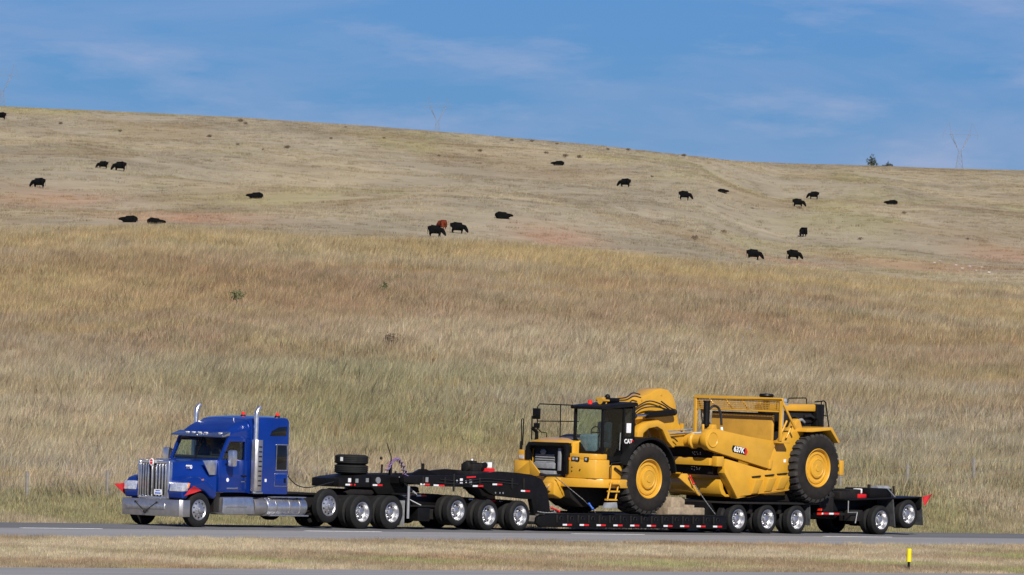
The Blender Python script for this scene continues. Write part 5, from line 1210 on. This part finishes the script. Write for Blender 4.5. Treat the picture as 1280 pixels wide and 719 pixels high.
COWM = {p: skin_mesh('cow_' + p, cow_chains(p)) for p in ('graze', 'stand', 'lie')}
COWR = COWM['graze'].copy()
for m_ in COWM.values(): m_.materials.clear(); m_.materials.append(M['cowblack'])
COWR.materials.clear(); COWR.materials.append(M['cowred'])
def cow(X, Y, head, pose, label, red=False, scale=1.0):
    o = bpy.data.objects.new('cow', COWR if red else COWM[pose]); col.objects.link(o)
    o.location = (X, Y, float(terrain(X, Y)) - (0.12 if pose != 'lie' else 0.18)); o.scale = (scale,) * 3
    # head = direction the animal faces: degrees counted from image right along the hillside
    o.rotation_euler = (0, 0, RA + math.radians(head))
    tag(o, label, 'cow', 'cattle on the hillside')
for args in (
    (1077.1, 1081.1, 170, 'graze', 'black cow grazing highest up, close below the ridge line'),
    (848.6, 834.5, 172, 'graze', 'smaller of two black cows grazing one behind the other on the upper hill', False, 0.82),
    (849.2, 831.5, 176, 'graze', 'larger of two black cows grazing one behind the other on the upper hill'),
    (790.6, 791.4, 168, 'graze', 'lone black cow grazing just above a reddish patch of hillside'),
    (784.7, 742.9, 185, 'lie', 'lone black cow lying on open pale grass, well away from any other cow'),
    (664.2, 652.0, 175, 'lie', 'black cow lying just above the tall grass crest, its whole back in view'),
    (659.4, 643.1, 20, 'lie', 'black cow lying half hidden by the tall grass crest'),
    (712.1, 642.4, 128, 'graze', 'red-brown cow grazing among two black cows', True, 0.85),
    (690.0, 623.6, -12, 'graze', 'black cow grazing directly downhill of the red-brown cow'),
    (708.6, 636.5, 6, 'graze', 'black cow grazing in side view beside the red-brown cow'),
    (741.9, 658.5, 10, 'lie', 'black cow lying uphill of the red-brown cow'),
    (1092.1, 956.1, 180, 'lie', 'black cow lying low above a dark brown patch near the ridge'),
    (1007.0, 866.7, 165, 'graze', 'black cow grazing alone between the lying cow and a bigger grazing cow'),
    (968.8, 820.9, 4, 'graze', 'bigger lone black cow grazing in side view with its legs clear'),
    (1046.0, 878.5, 0, 'lie', 'black cow lying almost sunk in pale grass on the upper slope', False, 0.8),
    (1058.4, 872.0, 3, 'graze', 'black cow grazing just in front of a second black cow on the upper slope'),
    (1171.2, 962.5, 176, 'graze', 'black cow grazing just behind another one on the upper slope'),
    (1117.4, 899.7, 180, 'lie', 'black cow lying by itself on the open slope below the far pylon'),
    (973.0, 799.5, -112, 'graze', 'black cow grazing head-on, seen from the front'),
    (780.4, 647.4, -4, 'graze', 'black cow with long level back at the hill foot'),
    (834.6, 685.7, 14, 'graze', 'black cow grazing at the hill foot, turned a little away'),
): cow(*args)

# ------------------------------------------------------------------ pylons and a far tree on the skyline
def pylon(X, Y, zb, H, label, rz):
    t = thing('pylon', label, 'pylon', (X, Y, zb), 'pylons on the skyline')
    b = MB(); r = 0.085
    def bar(a, c, rr=r): b.tube([a, c], rr, 4)
    hw = 0.09 * H; zw = 0.52 * H
    for sx in (-1, 1):
        for sy in (-1, 1): bar((sx * hw, sy * hw * 0.5, 0), (sx * 0.8, sy * 0.8, zw))
    for k in range(6):
        z0, z1 = zw * k / 6, zw * (k + 1) / 6
        w0, w1 = hw + (0.8 - hw) * k / 6, hw + (0.8 - hw) * (k + 1) / 6
        for sy in (-1, 1):
            bar((-w0, sy * w0 * 0.5, z0), (w1, sy * w1 * 0.5, z1), r * 0.7); bar((w0, sy * w0 * 0.5, z0), (-w1, sy * w1 * 0.5, z1), r * 0.7); bar((-w1, sy * w1 * .5, z1), (w1, sy * w1 * .5, z1), r * 0.7)
    for s in (-1, 1):
        for e in (-0.7, 0.7):
            bar((s * 0.8, e, zw), (s * (0.155 * H + e), e, 0.80 * H))
        for k in range(5):
            f0, f1 = k / 5, (k + 1) / 5; q = lambda f, e: (s * (0.8 + (0.155 * H + e - 0.8) * f), e, zw + (0.80 * H - zw) * f)
            bar(q(f0, -0.7), q(f1, 0.7), r * 0.7); bar(q(f0, 0.7), q(f1, -0.7), r * 0.7)
        bar((s * 0.155 * H, 0, 0.80 * H), (s * 0.19 * H, 0, H)); bar((s * 0.155 * H, 0, 0.80 * H), (s * 0.29 * H, 0, 0.80 * H))
        bar((s * 0.19 * H, 0, H), (s * 0.29 * H, 0, 0.80 * H), r * 0.7); bar((s * 0.29 * H, 0, 0.80 * H), (s * 0.29 * H, 0, 0.72 * H), r * 0.7)
    bar((-0.155 * H, 0, 0.80 * H), (0.155 * H, 0, 0.80 * H)); bar((-0.17 * H, 0, 0.86 * H), (0.17 * H, 0, 0.86 * H), r * 0.7)
    o = b.build('lattice', M['galv'], None, smooth=False); o.parent = t; t.rotation_euler = (0, 0, rz)
for px, py, ptop, lab in ((4056.8, 4009.3, 157.5, 'hazy steel lattice pylon above the highest stretch of the ridge'), (4456.0, 4010.8, 153.1, 'hazy steel lattice pylon of which only the forked top clears the ridge'), (4444.3, 3571.3, 141.8, 'hazy steel lattice pylon whose legs and forked top both clear the ridge')):
    zb_ = float(terrain(px, py)); pylon(px, py, zb_, ptop - zb_, lab, RA)
def leaf_blob(rng, n, rx, rz, size, zc):
    vs, fs, cv = [], [], []
    for i in range(n):
        v = rng.normal(size=3); v /= np.linalg.norm(v); rr = rng.random() ** 0.4
        lob = 0.75 + 0.35 * math.sin(3 * math.atan2(v[1], v[0]) + 1.3) * math.sin(4 * v[2])
        p = np.array([v[0] * rx * rr * lob, v[1] * rx * rr * lob, zc + v[2] * rz * rr * lob])
        a = rng.normal(size=3); a /= np.linalg.norm(a); c = np.cross(a, rng.normal(size=3)); c /= np.linalg.norm(c)
        s_ = size * (0.6 + 0.8 * rng.random()); k = len(vs)
        vs += [tuple(p + a * s_), tuple(p + c * s_ * 0.5), tuple(p - a * s_), tuple(p - c * s_ * 0.5)]; fs.append((k, k + 1, k + 2, k + 3))
    b = MB(); b.add(vs, fs); return b
rl_ = np.random.default_rng(77)
M['brush'] = mat('dry_brush', (0.13, 0.095, 0.06), 0.9, 0, 0, 0.3, 6)
M['bushgreen'] = mat('grey_green_leaves', (0.10, 0.12, 0.045), 0.8, 0, 0, 0.3, 6)
M['fartree'] = mat('dark_tree_leaves', (0.045, 0.06, 0.045), 0.8, 0, 0, 0.3, 2)
def plant(name, me_leaf, mat_, X, Y, sc, label, cat, group, stem=True):
    t = thing(name, label, cat, (X, Y, float(terrain(X, Y))), group)
    o = bpy.data.objects.new('foliage', me_leaf); col.objects.link(o); o.parent = t
    st_ = bpy.data.objects.new('stem', STEM); col.objects.link(st_); st_.parent = t
    t.scale = (sc,) * 3; t.rotation_euler = (0, 0, X * 1.7)
    return t
STEM = MB().tube([(0, 0, -0.2), (0.03, 0.02, 0.35), (0.05, 0.06, 0.6)], [0.05, 0.035, 0.015], 6).tube([(0.02, 0, 0.15), (-0.18, 0.1, 0.5)], [0.03, 0.012], 5).mesh('stem', M['wood'])
def leafmesh(n, rx, rz, size, zc, m): return leaf_blob(rl_, n, rx, rz, size, zc).mesh('foliage', m, smooth=False)
BR_ = [leafmesh(170, 0.85, 0.42, 0.12, 0.40, M['brush']) for i in range(3)]
for i, (X, Y) in enumerate([(1161.7, 1099.3), (1145.9, 1083.2), (1030.0, 976.5), (1016.5, 957.8), (1043.1, 976.8), (1090.5, 1010.0), (1110.2, 1014.9), (1073.1, 967.8), (1124.4, 987.5), (1120.4, 979.3), (1122.8, 978.1), (1223.4, 1071.9), (1223.1, 1078.2), (1214.9, 1076.2), (1221.4, 1056.8), (1233.0, 1061.7), (1246.4, 1058.7), (1047.1, 895.3), (1184.8, 1092.9), (1106.3, 987.6), (1068.3, 1041.9), (1075.8, 1064.3), (1072.6, 1023.5), (1043.6, 859.3), (1019.6, 849.5), (998.9, 786.8), (979.4, 793.0), (1049.1, 841.1), (886.8, 743.0), (783.5, 660.6)]):
    plant('brush', BR_[i % 3], None, X, Y, 0.45 + 0.55 * rl_.random(), ('low dark brush standing out along the skyline of the ridge' if terrain(X, Y, True)[4] > 1840 else 'low dark brush dotting the open upper hillside'), 'shrub', 'brush on the upper hillside')
plant('bush', leafmesh(160, 0.62, 0.5, 0.08, 0.55, M['brush']), None, 103.1, 98.5, 0.85, 'ragged dark brown bush alone in the tall grass above the dolly', 'shrub', None)
plant('bush', leafmesh(150, 0.35, 0.45, 0.06, 0.6, M['bushgreen']), None, 156.2, 147.2, 0.9, 'small yellow-green bush alone high in the tall grass', 'shrub', None)
plant('bush', leafmesh(170, 0.55, 0.40, 0.07, 0.6, M['bushgreen']), None, 137.5, 140.3, 0.95, 'wider grey-green bush in the tall grass above the truck', 'shrub', None)
WHITEF = leafmesh(16, 0.25, 0.25, 0.035, 0.62, M['flap'])
for i, (X, Y) in enumerate([(147.9, 115.8), (146.2, 114.0), (152.9, 119.2), (147.0, 113.8), (143.6, 111.6), (184.8, 162.3), (183.7, 160.6)]):
    plant('flowering_weed', WHITEF, None, X, Y, 0.8 + 0.3 * rl_.random(), 'pale flowering weed showing white among the tall grass', 'weed', 'white flowering weeds in the tall grass')
M['stone'] = mat('pale_stone', (0.42, 0.37, 0.32), 0.9, 0, 0, 0.2, 2)
for i, (X, Y) in enumerate([(891.9, 702.6), (879.6, 691.5), (887.3, 696.4), (855.6, 669.6), (885.4, 692.5), (844.7, 658.6), (899.9, 713.1), (910.5, 720.7)]):
    b = MB().ball((0, 0, 0.15), (0.24 + 0.15 * rl_.random(), 0.2, 0.13), 9, 6)
    b.v = [tuple(np.array(p) * (1 + 0.16 * rl_.normal())) for p in b.v]
    o = b.build('stone', M['stone']); o.location = (X, Y, float(terrain(X, Y))); tag(o, 'pale stone lying on the reddish patch of the far slope', 'stone', 'pale stones on the far slope')
zt = float(terrain(2244.8, 1831.7))
for dx, hh in ((0.0, 1.0), (5.5, 0.75)):
    t = thing('tree', 'taller of two small dark trees behind the ridge' if dx == 0 else 'shorter of two small dark trees behind the ridge', 'tree', (2244.8 + dx * RT[0], 1831.7 + dx * RT[1], zt))
    MB().tube([(0, 0, -0.5), (0.1, 0, 3), (0.15, 0.1, 6.0 * hh)], [0.3, 0.2, 0.06], 8).tube([(0.1, 0, 2.6), (1.2, 0.4, 4.6 * hh)], [0.12, 0.04], 6).tube([(0.1, 0, 3.0), (-1.1, -0.3, 5.0 * hh)], [0.12, 0.04], 6).build('trunk', M['wood']).parent = t
    leaf_blob(rl_, 520, 2.3, 2.9 * hh, 0.28, 5.2 * hh).build('crown', M['fartree'], smooth=False).parent = t
